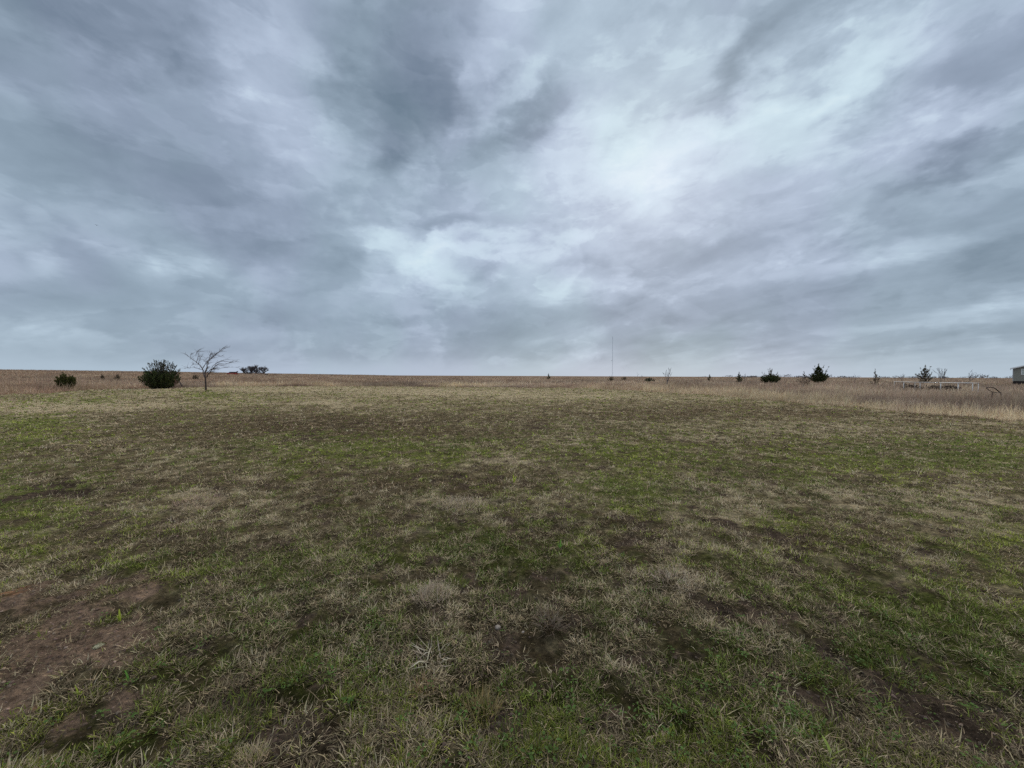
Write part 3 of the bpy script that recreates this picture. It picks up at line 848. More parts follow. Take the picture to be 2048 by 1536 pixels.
# ------------------------------------------------------------------ bare trees
TREE_Y = 37.6
ZX, ZY, ZS = 355.0, 685.0, 14.63
def zp(p, off=0.0):
    v = at(ZX + p[0] / ZS, ZY + p[1] / ZS, TREE_Y)
    return v + Vector((0, off, 0))
LIMBS = [
    ([(800, 1025), (740, 920), (710, 800), (600, 660), (480, 570), (330, 480), (220, 400), (110, 315)], .052, .5),
    ([(705, 800), (620, 765), (510, 735), (370, 745), (280, 765)], .022, -.3),
    ([(545, 605), (520, 500), (500, 400), (430, 260), (560, 235)], .024, .9),
    ([(535, 400), (600, 290), (700, 240), (790, 215)], .018, -.5),
    ([(600, 650), (620, 540), (650, 480), (620, 430), (680, 400)], .020, .2),
    ([(370, 500), (380, 360), (400, 320)], .014, .1),
    ([(810, 1010), (820, 870), (900, 730), (910, 620), (950, 560), (1080, 460), (1180, 390), (1300, 300), (1400, 220), (1540, 130)], .055, -.6),
    ([(715, 800), (740, 690), (775, 560), (820, 460), (800, 340), (830, 290)], .034, .8),
    ([(905, 650), (890, 540), (930, 470), (1020, 380), (1140, 280), (1260, 220), (1320, 160)], .028, .3),
    ([(860, 1010), (890, 900), (950, 800), (1040, 680), (1110, 620), (1250, 630), (1340, 600), (1420, 560), (1540, 545)], .046, .9),
    ([(1080, 650), (1200, 520), (1270, 490), (1420, 500)], .020, 1.3),
    ([(1180, 395), (1280, 400), (1420, 405), (1520, 400)], .016, -.8),
    ([(850, 1015), (940, 915), (1080, 860), (1190, 840), (1220, 780), (1290, 785)], .034, -.9),
    ([(950, 805), (1050, 770), (1200, 760), (1300, 730), (1500, 720), (1700, 720)], .024, .4),
    ([(1000, 745), (1080, 655), (1200, 690), (1330, 675), (1460, 700)], .018, -.4),
    ([(825, 870), (850, 770), (900, 740)], .040, .1),
    ([(830, 900), (900, 840), (960, 770), (1060, 740)], .036, .2),
    ([(940, 860), (1040, 870), (1160, 880)], .022, .0),
    ([(780, 560), (720, 520), (650, 470)], .014, .5), ([(815, 470), (880, 430), (930, 330)], .014, .6), ([(1080, 460), (1060, 380), (1010, 340)], .014, -.2),
    ([(1110, 620), (1130, 560), (1220, 540), (1330, 560)], .014, .8), ([(480, 570), (420, 640), (360, 630)], .012, .3),
]
root = empty('bare_tree', on(411.5, TREE_Y), 'leafless lone tree with wind-swept limbs at the edge of the mown field', 'tree')
RI = Matrix.Translation(-Vector(root.location))
bm = bmesh.new()
b0 = Vector(root.location); fork = zp((818, 1010))
add_tube(bm, [b0 - b0 + Vector((0, 0, -.1)), Vector((.01, 0, .3)), (fork - b0) * .6, (fork - b0) + Vector((0, 0, .04))], [.105, .078, .066, .070], 8)
obj_bm('trunk', bm, M_BARK, root, True)
bm = bmesh.new()
for pts, r0, off in LIMBS:
    n = len(pts)
    P3 = [zp(p, off * (i / (n - 1)) * 1.0) - b0 for i, p in enumerate(pts)]
    rr = [max(.007, r0 * (1 - .82 * i / (n - 1))) for i in range(n)]
    add_tube(bm, P3, rr, 5)
    for i in range(1, n):                                            # twigs off the limb
        for k in range(4 if r0 > .02 else 3):
            f = random.random(); q = P3[i - 1].lerp(P3[i], f)
            dv = (P3[i] - P3[i - 1]).normalized()
            dv = (dv * .7 + Vector((random.uniform(-.3, .8), random.gauss(0, .6), random.uniform(-.35, .55)))).normalized()
            L = random.uniform(.2, .75)
            m_ = q + dv * L * .5 + Vector((0, 0, random.uniform(-.03, .05)))
            e_ = m_ + (dv + Vector((.35, 0, random.uniform(-.3, .1)))).normalized() * L * .5
            add_tube(bm, [q, m_, e_], [.010, .008, .004], 3, cap=False)
obj_bm('crown', bm, M_TWIG, root)

def bare_tree(name, pos, h, label, wdt, seed, mat, r0=None, stems=1, thin=.012, cat='tree', group=None, levels=4, fork=.3, lean=0.0):
    rnd = random.Random(seed)
    root = empty(name, pos, label, cat, group)
    r0 = r0 or h * .022
    bt = bmesh.new(); bc = bmesh.new()
    def grow(bm, p, d, L, r, lev):
        pts = [p]; q = p.copy(); dd = d.copy()
        for i in range(4):
            dd = (dd + Vector((rnd.gauss(0, .13) + lean * .05, rnd.gauss(0, .13), rnd.gauss(.03, .08)))).normalized()
            q = q + dd * L / 4; pts.append(q.copy())
        add_tube(bm, pts, [max(thin, r * (1 - .14 * i)) for i in range(5)], 5 if lev == 0 else 4, cap=False)
        if lev >= levels: return
        k = rnd.choice((2, 3, 3)) if lev else 4
        for j in range(k):
            i = rnd.choice((2, 3, 4)) if j else 4
            a = rnd.uniform(0, 6.28)
            sp = rnd.uniform(.35, .95) * (wdt / h) * 1.25
            nd = (dd + Vector((math.cos(a) * sp, math.sin(a) * sp, rnd.uniform(-.05, .35)))).normalized()
            grow(bc, pts[i], nd, L * rnd.uniform(.55, .82), r * .55, lev + 1)
    for s_ in range(stems):
        d0 = Vector((rnd.gauss(0, .12) * (1 + (stems > 1) * 2.2) + lean * .1, rnd.gauss(0, .12), 1)).normalized()
        grow(bt, Vector((0, 0, -.1)), d0, h * fork, r0, 0)
    # bring the whole figure to its height
    top = max(v.co.z for v in bc.verts)
    k = h / top
    for b in (bt, bc):
        for v in b.verts: v.co *= k
    obj_bm('trunk', bt, mat, root); obj_bm('crown', bc, mat, root)
    return root

Y = 47.0
bare_tree('sapling', on(366, Y), top_h(366, 726, Y), 'slender bare sapling between the juniper bush and the lone tree', 1.7, 5, M_TWIG, r0=.09, levels=3, fork=.52, thin=.02)
Y = 40.0
bare_tree('sapling', on(343.5, Y), 1.25, 'thin short reddish sapling at the right foot of the juniper bush', .5, 8, mat_plain('reddish_bark', (.16, .085, .065), None, .9), r0=.05, levels=2, fork=.6, thin=.012)
Y = 66.0
bare_tree('sapling', on(1334, Y), top_h(1334, 735, Y), 'thin bare sapling standing alone in the tall grass right of the grey-green bush', 1.3, 21, M_FARTWIG, r0=.06, levels=3, fork=.42, thin=.016)
for px, py, Yd, sd, lab in ((1893, 735, 60.0, 31, 'taller of two bare wispy saplings behind the fence right of the brown cedar'),
                            (1883, 738, 62.0, 33, 'shorter of two bare wispy saplings behind the fence right of the brown cedar'),
                            (1928, 739, 64.0, 35, 'bare spreading sapling behind the right end of the fence'),
                            (1491, 747, 90.0, 37, 'bare grey scrub just right of the small dark cedar'),
                            (1276, 745, 72.0, 39, 'single bare stalk left of the low grey-green bush'),
                            (1806, 746, 80.0, 41, 'faint bare scrub behind the left end of the fence'),
                            (1708, 747, 80.0, 43, 'faint bare stalk between the tallest cedar and the spindly brown cedar')):
    H = top_h(px, py, Yd)
    bare_tree('sapling', on(px, Yd), H, lab, 1.0 if sd != 35 else 3.2, sd, M_FARTWIG, r0=.035, levels=2 if sd in (39, 43) else 3, fork=.45, thin=.012, group='bare scrub in the tall grass')

FY = 330.0
for px, py, sd, wd, lab in ((488, 733.5, 51, 7.5, 'leftmost and lowest bare tree of the far grove beside the old red truck'),
                            (504, 731.5, 52, 8.5, 'second bare tree of the far grove, the bushiest one'),
                            (514, 728.5, 53, 5.5, 'tallest narrow bare tree of the far grove'),
                            (526, 731.0, 54, 8.5, 'rightmost bare tree of the far grove, with a wide crown')):
    bare_tree('bare_tree', on(px, FY), top_h(px, py, FY), lab, wd, sd, M_FARTWIG, r0=.13, stems=8, thin=.035, group='far grove of bare trees', fork=.15, levels=3)

for px, py, wd, lab in ((497, 741.5, 9.0, 'low tangled scrub filling the left half of the far grove'), (517, 741.0, 10.5, 'low tangled scrub filling the right half of the far grove')):
    shrub('scrub', on(px, FY), top_h(px, py, FY), wd, lab, [(.17, .15, .145), (.13, .115, .11)], n=46, amt=5, size=.8, spikes=4, spikecols=[(.11, .095, .09)], low=.3, group='scrub under the far grove')

def brush_heap(pos, wdt, h, label):
    o = empty('brush_heap', pos, label, 'brush heap', 'low brush heaps by the far grove')
    bm = bmesh.new()
    for i in range(60):
        a = random.uniform(0, 6.28); r = random.random() ** .5
        p = Vector((math.cos(a) * r * wdt / 2, math.sin(a) * r * wdt * .3, random.random() * h * (1 - r * .8)))
        d = Vector((random.gauss(0, 1), random.gauss(0, .6), random.gauss(0, .25))).normalized() * random.uniform(.5, 1.1)
        add_tube(bm, [p - d, p + Vector((0, 0, .1)), p + d], [.07, .10, .05], 4)
    obj_bm('branches', bm, M_BARK, o)
brush_heap(at(495.5, 747.6, 290), 3.6, .9, 'low dark brush heap between the old red truck and the far grove')
brush_heap(at(532, 750.0, 250), 1.8, .6, 'small dark brush heap right of the far grove')

# ------------------------------------------------------------------ far wood along the right horizon
def far_wood():
    parts = []
    for i in range(60):
        px = random.uniform(1395, 2060); Yd = random.uniform(700, 1000)
        base_h = 2.8 + 8.0 * float(fbm(np.array([px / 40.0]), np.array([2.0]), 1.0, 3, 881)[0]) ** 2
        if px < 1500: base_h *= 1.0 if 1425 < px < 1475 else .55
        n = 55; wd = random.uniform(10, 26)
        p = on(px, Yd)
        t_ = RNG.normal(0, .33, n)
        B = np.stack([p.x + t_ * wd, p.y + RNG.normal(0, 4, n), p.z + RNG.random(n) ** .8 * base_h * np.exp(-t_ * t_ * 2)], 1)
        a = RNG.uniform(0, 6.28, n)
        parts.append(blades(B, a, RNG.uniform(.0, 1.1, n), RNG.uniform(1.0, 2.6, n), RNG.uniform(.5, 1.1, n), RNG.uniform(-.3, .8, n), jit(np.array((.125, .112, .112)) * np.ones((n, 1)), n, .35)))
    return join(parts)
v, f, c = far_wood()
tag(mesh_from('distant_woods', v, f, M_TALL, c), kind='stuff')

# ------------------------------------------------------------------ white pipe fence
M_WHITE = mat_plain('weathered_white_paint', (.60, .59, .56), (.42, .40, .37), .6, 7.0)
fl = [at(1788, 763.4, 47.0), at(1881, 765.2, 41.5), at(1945, 766.0, 37.5), at(1957.5, 766.3, 36.5)]
root = empty('rail_fence', Vector((fl[0].x, fl[0].y, 0)), 'white weathered pipe rail fence on posts in the tall grass', 'fence')
o0 = Vector(root.location)
def fpt(px):
    for (pa, a), (pb, b) in zip(((1788, fl[0]), (1881, fl[1]), (1945, fl[2])), ((1881, fl[1]), (1945, fl[2]), (1957.5, fl[3]))):
        if px <= pb + .01:
            return a.lerp(b, (px - pa) / (pb - pa)) - o0
for a, b, r in ((1788, 1876, .036), (1879, 1945, .046), (1947, 1957.5, .034)):
    bm = bmesh.new(); add_tube(bm, [fpt(a), fpt((a + b) / 2) + Vector((0, 0, -.012)), fpt(b)], r, 8)
    obj_bm('rail', bm, M_WHITE, root, True)
for px, r in ((1788.5, .022), (1809.5, .036), (1833, .024), (1843, .028), (1881.5, .046), (1918, .048), (1945.5, .036), (1957, .026)):
    q = fpt(px); bm = bmesh.new()
    tl = random.uniform(-.03, .03)
    add_tube(bm, [(q.x + tl, q.y, -.2), (q.x, q.y, q.z - .05)], r, 8)
    obj_bm('post', bm, M_WHITE, root, True)

# dark brambles behind the fence
for px, Yd, wd, lab in ((1822, 47.5, 2.2, 'dark bramble thicket behind the left panels of the fence'), (1866, 45.5, 2.4, 'dark bramble thicket behind the middle of the fence'), (1900, 43.0, 2.0, 'dark bramble thicket behind the right panels of the fence')):
    shrub('bramble_thicket', on(px, Yd), 1.02, wd, lab, [(.075, .055, .048), (.055, .042, .038), (.10, .075, .062)], n=40, amt=30, size=.16, spikes=0, cat='thicket', group='brambles behind the fence')

# bent dark frame
M_IRON = mat_plain('rusted_dark_iron', (.028, .022, .020), (.05, .032, .025), .8, 20.0)
bm = bmesh.new()
Yf = 25.0
fp = [at(1972, 775.5, Yf), at(1978, 774.4, Yf), at(1986, 775.2, Yf + .3), at(1991, 777.6, Yf + .5), at(1997, 782.5, Yf + .7), at(2001, 785.4, Yf + .5), at(1994, 785.6, Yf), at(1985, 784.0, Yf - .2), at(1978, 780.5, Yf - .2), at(1972, 775.5, Yf)]
c0 = Vector((fp[0].x, fp[0].y, 0))
add_tube(bm, [p - c0 for p in fp], [.024, .024, .026, .03, .03, .024, .016, .016, .02, .024], 7)
add_tube(bm, [fp[7] - c0, Vector((fp[7].x - c0.x - .1, fp[7].y - c0.y, .0))], [.022, .022], 6)
add_tube(bm, [fp[5] - c0, Vector((fp[5].x - c0.x + .1, fp[5].y - c0.y, .0))], [.022, .022], 6)
o = obj_bm('bent_frame', bm, M_IRON, None, True); o.location = c0
tag(o, 'bent dark iron loop frame sticking out of the tall grass right of the fence', 'metal frame')

# ------------------------------------------------------------------ house at the right edge
def lap_siding(name, c):
    m = bpy.data.materials.new(name); m.use_nodes = True
    t = NT(m.node_tree)
    tc = t.n('TexCoord').outputs['Object']
    s = t.n('SeparateXYZ'); t.put(s.inputs[0], tc)
    saw = t.m('FRACT', t.m('MULTIPLY', s.outputs['Z'], 1 / .18))
    nz = t.noise(t.v('MULTIPLY', tc, (1, 1, 6)), 3.0, 4)
    col = t.mix(t.rng(nz, .3, .7), c, tuple(v * .82 for v in c))
    d = t.n('BsdfPrincipled'); t.put(d.inputs['Base Color'], col); d.inputs['Roughness'].default_value = .6
    b = t.n('Bump'); b.inputs['Strength'].default_value = .8; b.inputs['Distance'].default_value = .02
    t.put(b.inputs['Height'], t.m('MULTIPLY', saw, -1.0)); t.put(d.inputs['Normal'], b.outputs[0])
    t.t.links.new(d.outputs[0], t.n('OutputMaterial').inputs[0])
    return m
M_SIDING = lap_siding('grey_green_siding', (.215, .21, .17))
M_TRIM = mat_plain('white_trim', (.72, .73, .72), (.62, .63, .62), .5, 4.0)
M_ROOF = mat_plain('grey_shingles', (.16, .16, .165), (.10, .10, .105), .9, 12.0, bump=.4)
M_DARK = mat_plain('dark_skirting', (.035, .028, .026), (.02, .017, .016), .9, 4.0)
M_GLASS = bpy.data.materials.new('window_glass'); M_GLASS.use_nodes = True
_b = M_GLASS.node_tree.nodes['Principled BSDF']; _b.inputs['Base Color'].default_value = (.10, .13, .13, 1); _b.inputs['Roughness'].default_value = .06; _b.inputs['Specular IOR Level'].default_value = .8
HY = 82.0
hc = at(2025, 761, HY); ang_v = math.atan2(hc.x, hc.y)
house = empty('house', Vector((hc.x, hc.y, 0)), 'grey-green sided house with white eaves and a window at the right edge', 'house', rz=-ang_v)
eave = at(2025, 735.6, HY).z; base = .95
GWd, GL, SL = 8.4, 15.0, .33
bm = bmesh.new()
add_prism(bm, [(0, base), (GWd, base), (GWd, eave), (GWd / 2, eave + SL * GWd / 2), (0, eave)], 0, GL)
obj_bm('wall', bm, M_SIDING, house)
ov, th = .28, .16
rf = []
bm = bmesh.new()
add_prism(bm, [(-ov, eave - SL * ov + .004), (GWd / 2, eave + SL * GWd / 2 + .004), (GWd / 2, eave + SL * GWd / 2 + .05), (-ov, eave - SL * ov + .05)], -.3, GL + .3)
add_prism(bm, [(GWd + ov, eave - SL * ov + .004), (GWd + ov, eave - SL * ov + .05), (GWd / 2 + .003, eave + SL * GWd / 2 + .05), (GWd / 2 + .003, eave + SL * GWd / 2 + .004)], -.3, GL + .3)
roof = obj_bm('roof', bm, M_ROOF, house)
bm = bmesh.new()
add_prism(bm, [(-ov - .03, eave - SL * ov - .20), (GWd / 2, eave + SL * GWd / 2 - .19), (GWd / 2, eave + SL * GWd / 2 + .055), (-ov - .03, eave - SL * ov + .05)], -.36, -.303)
add_prism(bm, [(GWd + ov + .03, eave - SL * ov - .20), (GWd + ov + .03, eave - SL * ov + .05), (GWd / 2 + .003, eave + SL * GWd / 2 + .055), (GWd / 2 + .003, eave + SL * GWd / 2 - .19)], -.36, -.303)
add_box(bm, -ov - .05, -ov - .004, -.30, GL + .3, eave - SL * ov - .20, eave - SL * ov + .045)
obj_bm('fascia', bm, M_TRIM, roof)
bm = bmesh.new(); add_box(bm, -.012, .10, -.014, -.003, base, eave - .02); obj_bm('corner_board', bm, mat_plain('pale_grey_trim', (.36, .36, .36), None, .6), house)
bm = bmesh.new(); add_box(bm, .06, GWd - .06, .05, GL - .05, -.1, base - .004); obj_bm('skirting', bm, M_DARK, house)
wz0, wz1 = at(2046, 749.5, HY - 1).z, at(2046, 738, HY - 1).z
for k, wx in enumerate((1.08, 5.4)):
    ww = .95
    bm = bmesh.new()
    for (a, b, c_, d_) in ((wx, wx + .10, wz0, wz1), (wx + ww - .10, wx + ww, wz0, wz1), (wx + .10, wx + ww - .10, wz0, wz0 + .10), (wx + .10, wx + ww - .10, wz1 - .10, wz1), (wx + .10, wx + ww - .10, (wz0 + wz1) / 2 - .035, (wz0 + wz1) / 2 + .035)):
        add_box(bm, a, b, -.045, -.004, c_, d_)
    wf = obj_bm('window', bm, M_TRIM, house)
    bm = bmesh.new(); add_box(bm, wx + .10, wx + ww - .10, -.02, -.006, wz0 + .10, wz1 - .10)
    obj_bm('pane', bm, mat_plain('pale_blind', (.42, .46, .42), (.36, .40, .36), .25, 2.0), wf)

# ------------------------------------------------------------------ radio mast
MY = 1400.0
mb = on(1224.5, MY); mb.z = 0
mh = at(1224.5, 673, MY).z
mast = empty('radio_mast', mb, 'tall thin guyed radio mast on the horizon', 'radio mast')
M_STEEL = mat_plain('hazed_galvanised_steel', (.34, .39, .43), (.29, .34, .38), .6, .2, metal=.0)  # pale blue-grey: haze of the distance mixed into the steel colour
bm = bmesh.new()
rr = .62
cn = [Vector((math.cos(a) * rr, math.sin(a) * rr, 0)) for a in (.3, 2.4, 4.5)]
for c_ in cn: add_tube(bm, [c_, c_ + Vector((0, 0, mh - 6))], .11, 5)
nb = int(mh / 2.2)
for k in range(nb):
    z0, z1 = k * (mh - 6) / nb, (k + 1) * (mh - 6) / nb
    for i in range(3):
        add_tube(bm, [cn[i] + Vector((0, 0, z0)), cn[(i + 1) % 3] + Vector((0, 0, z1))], .07, 3, cap=False)
obj_bm('mast', bm, M_STEEL, mast)
bm = bmesh.new(); add_tube(bm, [(0, 0, mh - 6), (0, 0, mh - 5.2), (0, 0, mh - 5.1), (0, 0, mh)], [.8, .8, .5, .45], 8); obj_bm('antenna', bm, M_STEEL, mast)
zd = at(1224.5, 721, MY).z
bm = bmesh.new()
add_tube(bm, [(-2.6, -.5, zd), (-1.9, -.1, zd), (-1.5, 0, zd)], [1.35, 1.0, .25], 14); add_tube(bm, [(-1.5, 0, zd), (0, 0, zd)], .12, 5)
obj_bm('dish', bm, mat_plain('dish_grey', (.30, .29, .29), None, .6, 1.0), mast)
for lv in (.45, .92):
    for i in range(3):
        a = (.3, 2.4, 4.5)[i]
        bm = bmesh.new(); add_tube(bm, [(0, 0, mh * lv), (math.cos(a) * mh * .6, math.sin(a) * mh * .6, 0)], .018, 3)
        obj_bm('guy_wire', bm, M_STEEL, mast)

# ------------------------------------------------------------------ old truck on the rise
TY = 255.0
tp = on(466, TY)
tl, tr = at(455.5, 748, TY).x - tp.x, at(477, 748, TY).x - tp.x
k = (tr - tl) / 7.0
tg = at(466, 748.6, TY).z - tp.z - .35
truck = empty('old_truck', tp + Vector((0, 0, 0)), 'old dark red truck with a raised rear post parked on the far rise', 'truck')
M_RED = mat_plain('faded_red_paint', (.36, .035, .030), (.20, .025, .022), .6, 1.5)
M_BOX = mat_plain('dark_box_body', (.045, .022, .022), (.03, .02, .02), .8, 1.0)
M_TYRE = mat_plain('tyre_rubber', (.02, .02, .02), None, .9); M_RIM = mat_plain('rusty_rim', (.12, .07, .05), None, .7)
def tbox(bm, x0, x1, y0, y1, z0, z1): add_box(bm, tl + x0 * k, tl + x1 * k, y0 * k, y1 * k, tg + z0 * k, tg + z1 * k)
bm = bmesh.new()
add_prism(bm, [(tl + a * k, tg + b * k) for a, b in ((0, .35), (6.3, .35), (6.3, .75), (5.5, .78), (5.5, 1.25), (1.3, 1.25), (.25, 1.05), (0, .8))], -1.0 * k, 1.0 * k)
obj_bm('body', bm, M_RED, truck)
bm = bmesh.new(); add_prism(bm, [(tl + a * k, tg + b * k) for a, b in ((1.35, 1.254), (5.1, 1.254), (5.1, 1.98), (1.75, 1.98))], -.95 * k, .95 * k); obj_bm('cargo_box', bm, M_BOX, truck)
bm = bmesh.new(); tbox(bm, 1.9, 2.5, -.962, -.953, 1.42, 1.82); obj_bm('window', bm, M_GLASS, truck)
bm = bmesh.new(); tbox(bm, 5.9, 6.28, -.25, .25, .76, 2.45); tbox(bm, 5.15, 5.9, -.12, .12, 1.75, 1.95); tbox(bm, 6.28, 6.75, -.2, .2, 2.15, 2.45); obj_bm('boom', bm, M_BOX, truck)
for wx in (1.0, 5.0):
    for wy in (-.9, .9):
        cx, cy, cz, R_ = tl + wx * k, wy * k, tg + .42 * k, .45 * k
        bm = bmesh.new(); add_tube(bm, [(cx, cy - .14 * k, cz), (cx, cy - .12 * k, cz), (cx, cy + .12 * k, cz), (cx, cy + .14 * k, cz)], [R_ * .85, R_, R_, R_ * .85], 16)
        ty = obj_bm('wheel', bm, M_TYRE, truck)
        bm = bmesh.new(); sgn = -1 if wy < 0 else 1
        add_tube(bm, [(cx, cy + sgn * .143 * k, cz), (cx, cy + sgn * .17 * k, cz)], [R_ * .55, R_ * .5], 12); obj_bm('rim', bm, M_RIM, ty)

# ------------------------------------------------------------------ small things of the foreground
def ground_pt(px, py, dz=0.0):
    p = place(px, py); p.z = float(height(np.array([p.x]), np.array([p.y]))[0]) + dz
    return p

def clump(name, px, py, n, spread, length, cols, label, cat, group=None, lean=(.2, 1.2), width=(.002, .004)):
    p = ground_pt(px, py)
    a = RNG.uniform(0, 6.28, n); r = spread * np.sqrt(RNG.random(n))
    P_ = np.stack([np.cos(a) * r, np.sin(a) * r, np.zeros(n) - .005], 1)
    P_[:, 2] += height(p.x + P_[:, 0], p.y + P_[:, 1]) - p.z
    cols = np.array(cols); c = jit(cols[RNG.integers(0, len(cols), n)], n, .3)
    le = lean[0] + (lean[1] - lean[0]) * (.35 * RNG.random(n) + .65 * r / spread)
    v, f, c = blades(P_, a + RNG.normal(0, 1.1, n), le * RNG.uniform(.6, 1.15, n), RNG.uniform(.55, 1.15, n) * length, RNG.uniform(*width, n) * max(1.0, p.y / 4), RNG.uniform(-.3, .7, n), c)
    o = mesh_from(name, v, f, M_GRASS, c); o.location = p
    return tag(o, label, cat, group)

PALE = [(.42, .33, .24), (.36, .29, .22), (.30, .23, .175), (.5, .41, .3)]
GREYD = [(.30, .26, .22), (.22, .18, .15), (.38, .34, .29)]
clump('dry_grass_clump', 862, 1204, 420, .115, .10, PALE, 'big pale dry grass clump standing like a cushion in the foreground', 'grass clump', 'dry grass clumps', (.1, 1.25))
clump('dry_grass_clump', 868, 1312, 40, .06, .14, [(.46, .40, .31), (.33, .28, .21)], 'sprawling grey-white dead grass below the big pale clump', 'grass clump', 'dry grass clumps', (1.1, 1.5), (.004, .009))
clump('dry_grass_clump', 1100, 1248, 170, .07, .13, [(.12, .085, .06), (.16, .12, .085), (.22, .175, .13)], 'dark brown dead grass clump right of the pale stone', 'grass clump', 'dry grass clumps', (.5, 1.4))
clump('dry_grass_clump', 1350, 1168, 300, .16, .10, PALE, 'wide flat bleached grass clump right of the foreground middle', 'grass clump', 'dry grass clumps', (.6, 1.5))
clump('dry_grass_clump', 920, 1012, 420, .30, .10, PALE, 'long pale straw clump in the middle of the mown field', 'grass clump', 'dry grass clumps', (.3, 1.3))
clump('dry_grass_clump', 395, 1008, 420, .28, .10, [(.40, .28, .20), (.34, .25, .19)], 'pinkish straw clump in the left of the mown field', 'grass clump', 'dry grass clumps', (.3, 1.3))
clump('dry_grass_clump', 845, 1370, 150, .06, .06, [(.34, .22, .12), (.28, .19, .12), (.4, .28, .17)], 'small orange-brown dead grass clump near the bottom middle', 'grass clump', 'dry grass clumps', (.2, 1.2))
clump('dry_grass_clump', 965, 1420, 200, .07, .09, [(.30, .22, .10), (.24, .19, .10), (.2, .16, .07)], 'tall yellow-brown grass clump at the bottom middle', 'grass clump', 'dry grass clumps', (.1, .9))
clump('dry_grass_clump', 505, 1525, 160, .05, .07, [(.42, .33, .20), (.36, .28, .18)], 'straw coloured grass clump at the bottom edge left of the middle', 'grass clump', 'dry grass clumps', (.2, 1.2))
for px, py, n, lab in ((447, 1456, 520, 'bright lush green grass tuft near the bottom left'), (1075, 1510, 600, 'large green grass tuft at the bottom middle'),
                       (605, 1348, 260, 'green grass tuft between the bare dirt and the grey dead grass'), (1640, 1352, 420, 'bright green grass tuft left of the dark bare soil'),
                       (1795, 1335, 480, 'bright green grass tuft above the dark bare soil'), (912, 1168, 200, 'small vivid green grass tuft right above the big pale clump')):
    clump('green_grass_tuft', px, py, n, .0004 * n ** .95 + .03, .065, [C_GREEN * 1.05, C_DGREEN * 1.2, C_YGREEN * .8], lab, 'grass tuft', 'lush green tufts', (.1, 1.1), (.0025, .0045))

M_SPROUT = mat_tint('fresh_sprout', .5, .45, .12, 30.0)
def sprout(px, py, L, wd, lean_x, col, label, extra=()):
    p = ground_pt(px, py, -.004)
    parts = []
    for (lx, LL, ww, dy) in [(lean_x, L, wd, 0.0)] + list(extra):
        n = 9; vs_, fs_, cs_ = [], [], []
        for i in range(n):
            f = i / (n - 1)
            w_ = ww * .5 * (math.sin(math.pi * min(1, f * .86 + .14)) ** .7) * (1 if f < .98 else .15)
            x = lx * LL * f ** 1.6; z = LL * f * math.sqrt(max(.05, 1 - min(.9, lx * lx * .6))); y = dy * LL * f
            vs_ += [(x - w_, y, z), (x, y + w_ * .35, z - w_ * .1), (x + w_, y, z)]
            cs_ += [np.array(col) * (.8 + .4 * f)] * 3
        for i in range(n - 1):
            b = i * 3
            for q in ((b, b + 1, b + 4), (b, b + 4, b + 3), (b + 1, b + 2, b + 5), (b + 1, b + 5, b + 4)): fs_.append(q)
        parts.append((np.array(vs_), np.array(fs_), np.array(cs_)))
    v, f, c = join(parts)
    o = mesh_from('grass_sprout', v, f, M_SPROUT, c, smooth=True); o.location = p
    return tag(o, label, 'sprout', 'single sprouts')
YG = (.30, .36, .05); GG = (.12, .26, .05)
sprout(240, 1236, .098, .017, -.05, YG, 'single yellow-green leaf standing upright on the bare red dirt', [(-.25, .06, .012, -.1)])
sprout(158, 1392, .062, .011, -.35, YG, 'yellow-green blade leaning left beside the lower edge of the bare dirt', [(.5, .03, .010, .1), (-.8, .03, .01, .2)])
sprout(257, 1362, .062, .014, -.3, GG, 'short broad green blade right of the bare dirt')
sprout(284, 1392, .060, .006, .12, (.34, .38, .16), 'thin pale stalk standing right below the broad green blade')
sprout(1662, 1520, .105, .012, -.42, (.28, .36, .09), 'long pale green blade leaning left at the bottom right', [(.8, .07, .010, -.2)])
sprout(1120, 1095, .10, .012, .1, GG, 'tall green blade in the middle distance of the lawn', [(-.4, .06, .01, .2), (.5, .06, .01, .2)])
sprout(1028, 968, .15, .02, -.1, YG, 'yellowish upright blade right of the long pale straw clump', [(.3, .12, .02, .1)])

# pale fallen leaf
M_DRYLEAF = mat_plain('pale_dry_leaf', (.60, .56, .38), (.50, .45, .28), .7, 40.0)
bm = bmesh.new()
prof = [(-.034, .0), (-.026, .008), (-.012, .016), (.002, .017), (.012, .011), (.022, .006), (.038, .0)]
rows = []
for x, w_ in prof:
    zc_ = .010 + .006 * math.sin(x * 60)
    rows.append([bm.verts.new((x, -w_ - .001, zc_ + .004 - x * .1)), bm.verts.new((x, 0, zc_)), bm.verts.new((x, w_ * .8 + .001, zc_ + .009 + x * .1))])
for r0_, r1_ in zip(rows, rows[1:]):
    for i in (0, 1): bm.faces.new((r0_[i], r1_[i], r1_[i + 1], r0_[i + 1]))
bmesh.ops.solidify(bm, geom=bm.faces[:], thickness=.0012)
o = obj_bm('fallen_leaf', bm, M_DRYLEAF, None, True); o.location = ground_pt(200, 1292, .006); o.rotation_euler = (.55, -.1, .2); o.scale = (1.1, 1.25, 1)
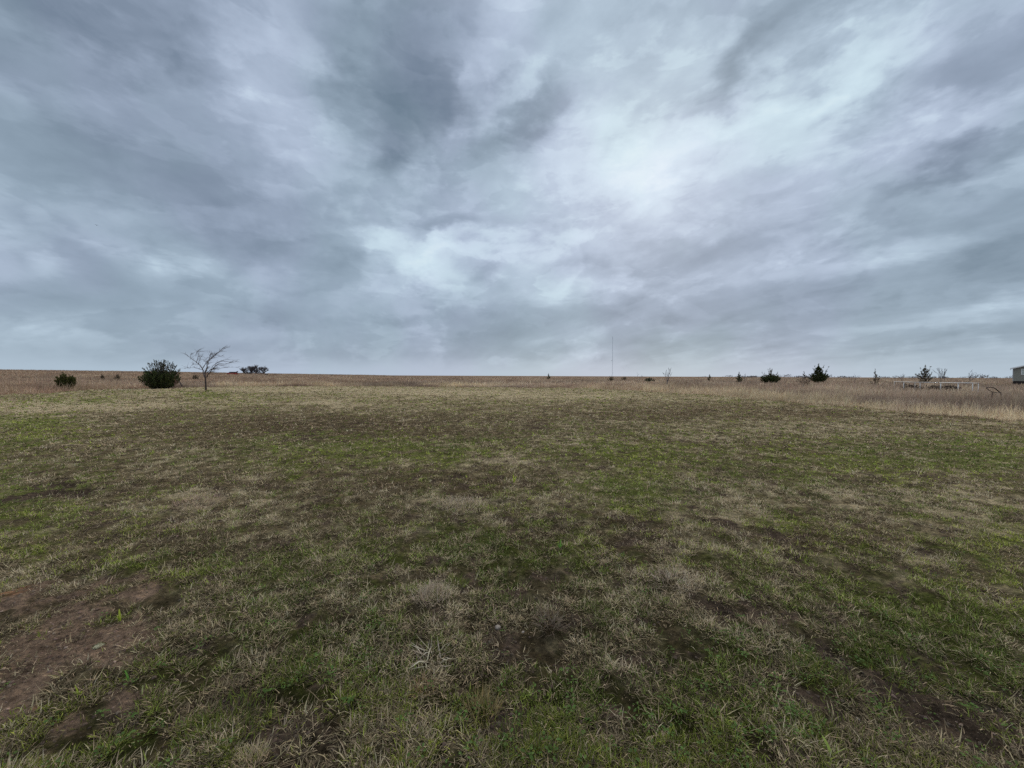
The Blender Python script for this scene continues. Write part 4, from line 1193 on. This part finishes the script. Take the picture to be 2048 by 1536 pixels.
tag(o, 'pale curled dry leaf lying on the bare dirt', 'leaf')

# stones
M_STONE = mat_plain('pale_stone', (.27, .225, .185), (.18, .15, .125), .85, 60.0, bump=.4)
def stone(px, py, s, label):
    bm = bmesh.new(); bmesh.ops.create_icosphere(bm, subdivisions=3, radius=1)
    sd = random.uniform(0, 50)
    for v in bm.verts:
        n_ = float(fbm(np.array([v.co.x * 1.3 + sd]), np.array([v.co.y * 1.3 + v.co.z * 1.7]), 1.0, 3, 5)[0])
        v.co *= .75 + .55 * n_
        v.co.x *= s; v.co.y *= s * .8; v.co.z *= s * .55
    o = obj_bm('stone', bm, M_STONE, None, True); o.location = ground_pt(px, py, s * .28); o.rotation_euler = (random.uniform(-.2, .2), random.uniform(-.2, .2), random.uniform(0, 6))
    tag(o, label, 'stone', 'pale stones in the turf')
stone(996, 1252, .020, 'pale grey-pink stone right of the big dry clump')
stone(1046, 1262, .009, 'tiny white stone right of the larger pale stone')
stone(866, 1358, .009, 'tiny white stone above the orange-brown dead clump')
stone(1716, 1432, .010, 'tiny pale stone in the dark soil at the right')

# bird
M_BIRD = mat_plain('dark_feathers', (.05, .05, .055), None, .8)
bm = bmesh.new()
pts = [(-.20, 0, 0), (-.15, 0, .012), (-.05, 0, .02), (.08, 0, .012), (.17, 0, .02), (.21, 0, .022)]
add_tube(bm, pts, [.008, .028, .045, .040, .026, .008], 8)
for sg in (-1, 1):
    up_ = [(.09, .0, .03), (.06, sg * .16, .10), (.0, sg * .36, .07), (-.05, sg * .0, .025), (-.04, sg * .16, .09)]
    vt = [bm.verts.new((x, y, z + .008)) for x, y, z in up_]; vb = [bm.verts.new((x, y, z - .004)) for x, y, z in up_]
    for q in ((0, 1, 4, 3), (1, 2, 4)):
        bm.faces.new([vt[i] for i in q]); bm.faces.new([vb[i] for i in q[::-1]])
o = obj_bm('bird', bm, M_BIRD, None, True); o.location = at(193, 450.5, 95.0); o.rotation_euler = (.1, .15, 2.4)
tag(o, 'tiny dark bird flying in the clouds at the upper left', 'bird')
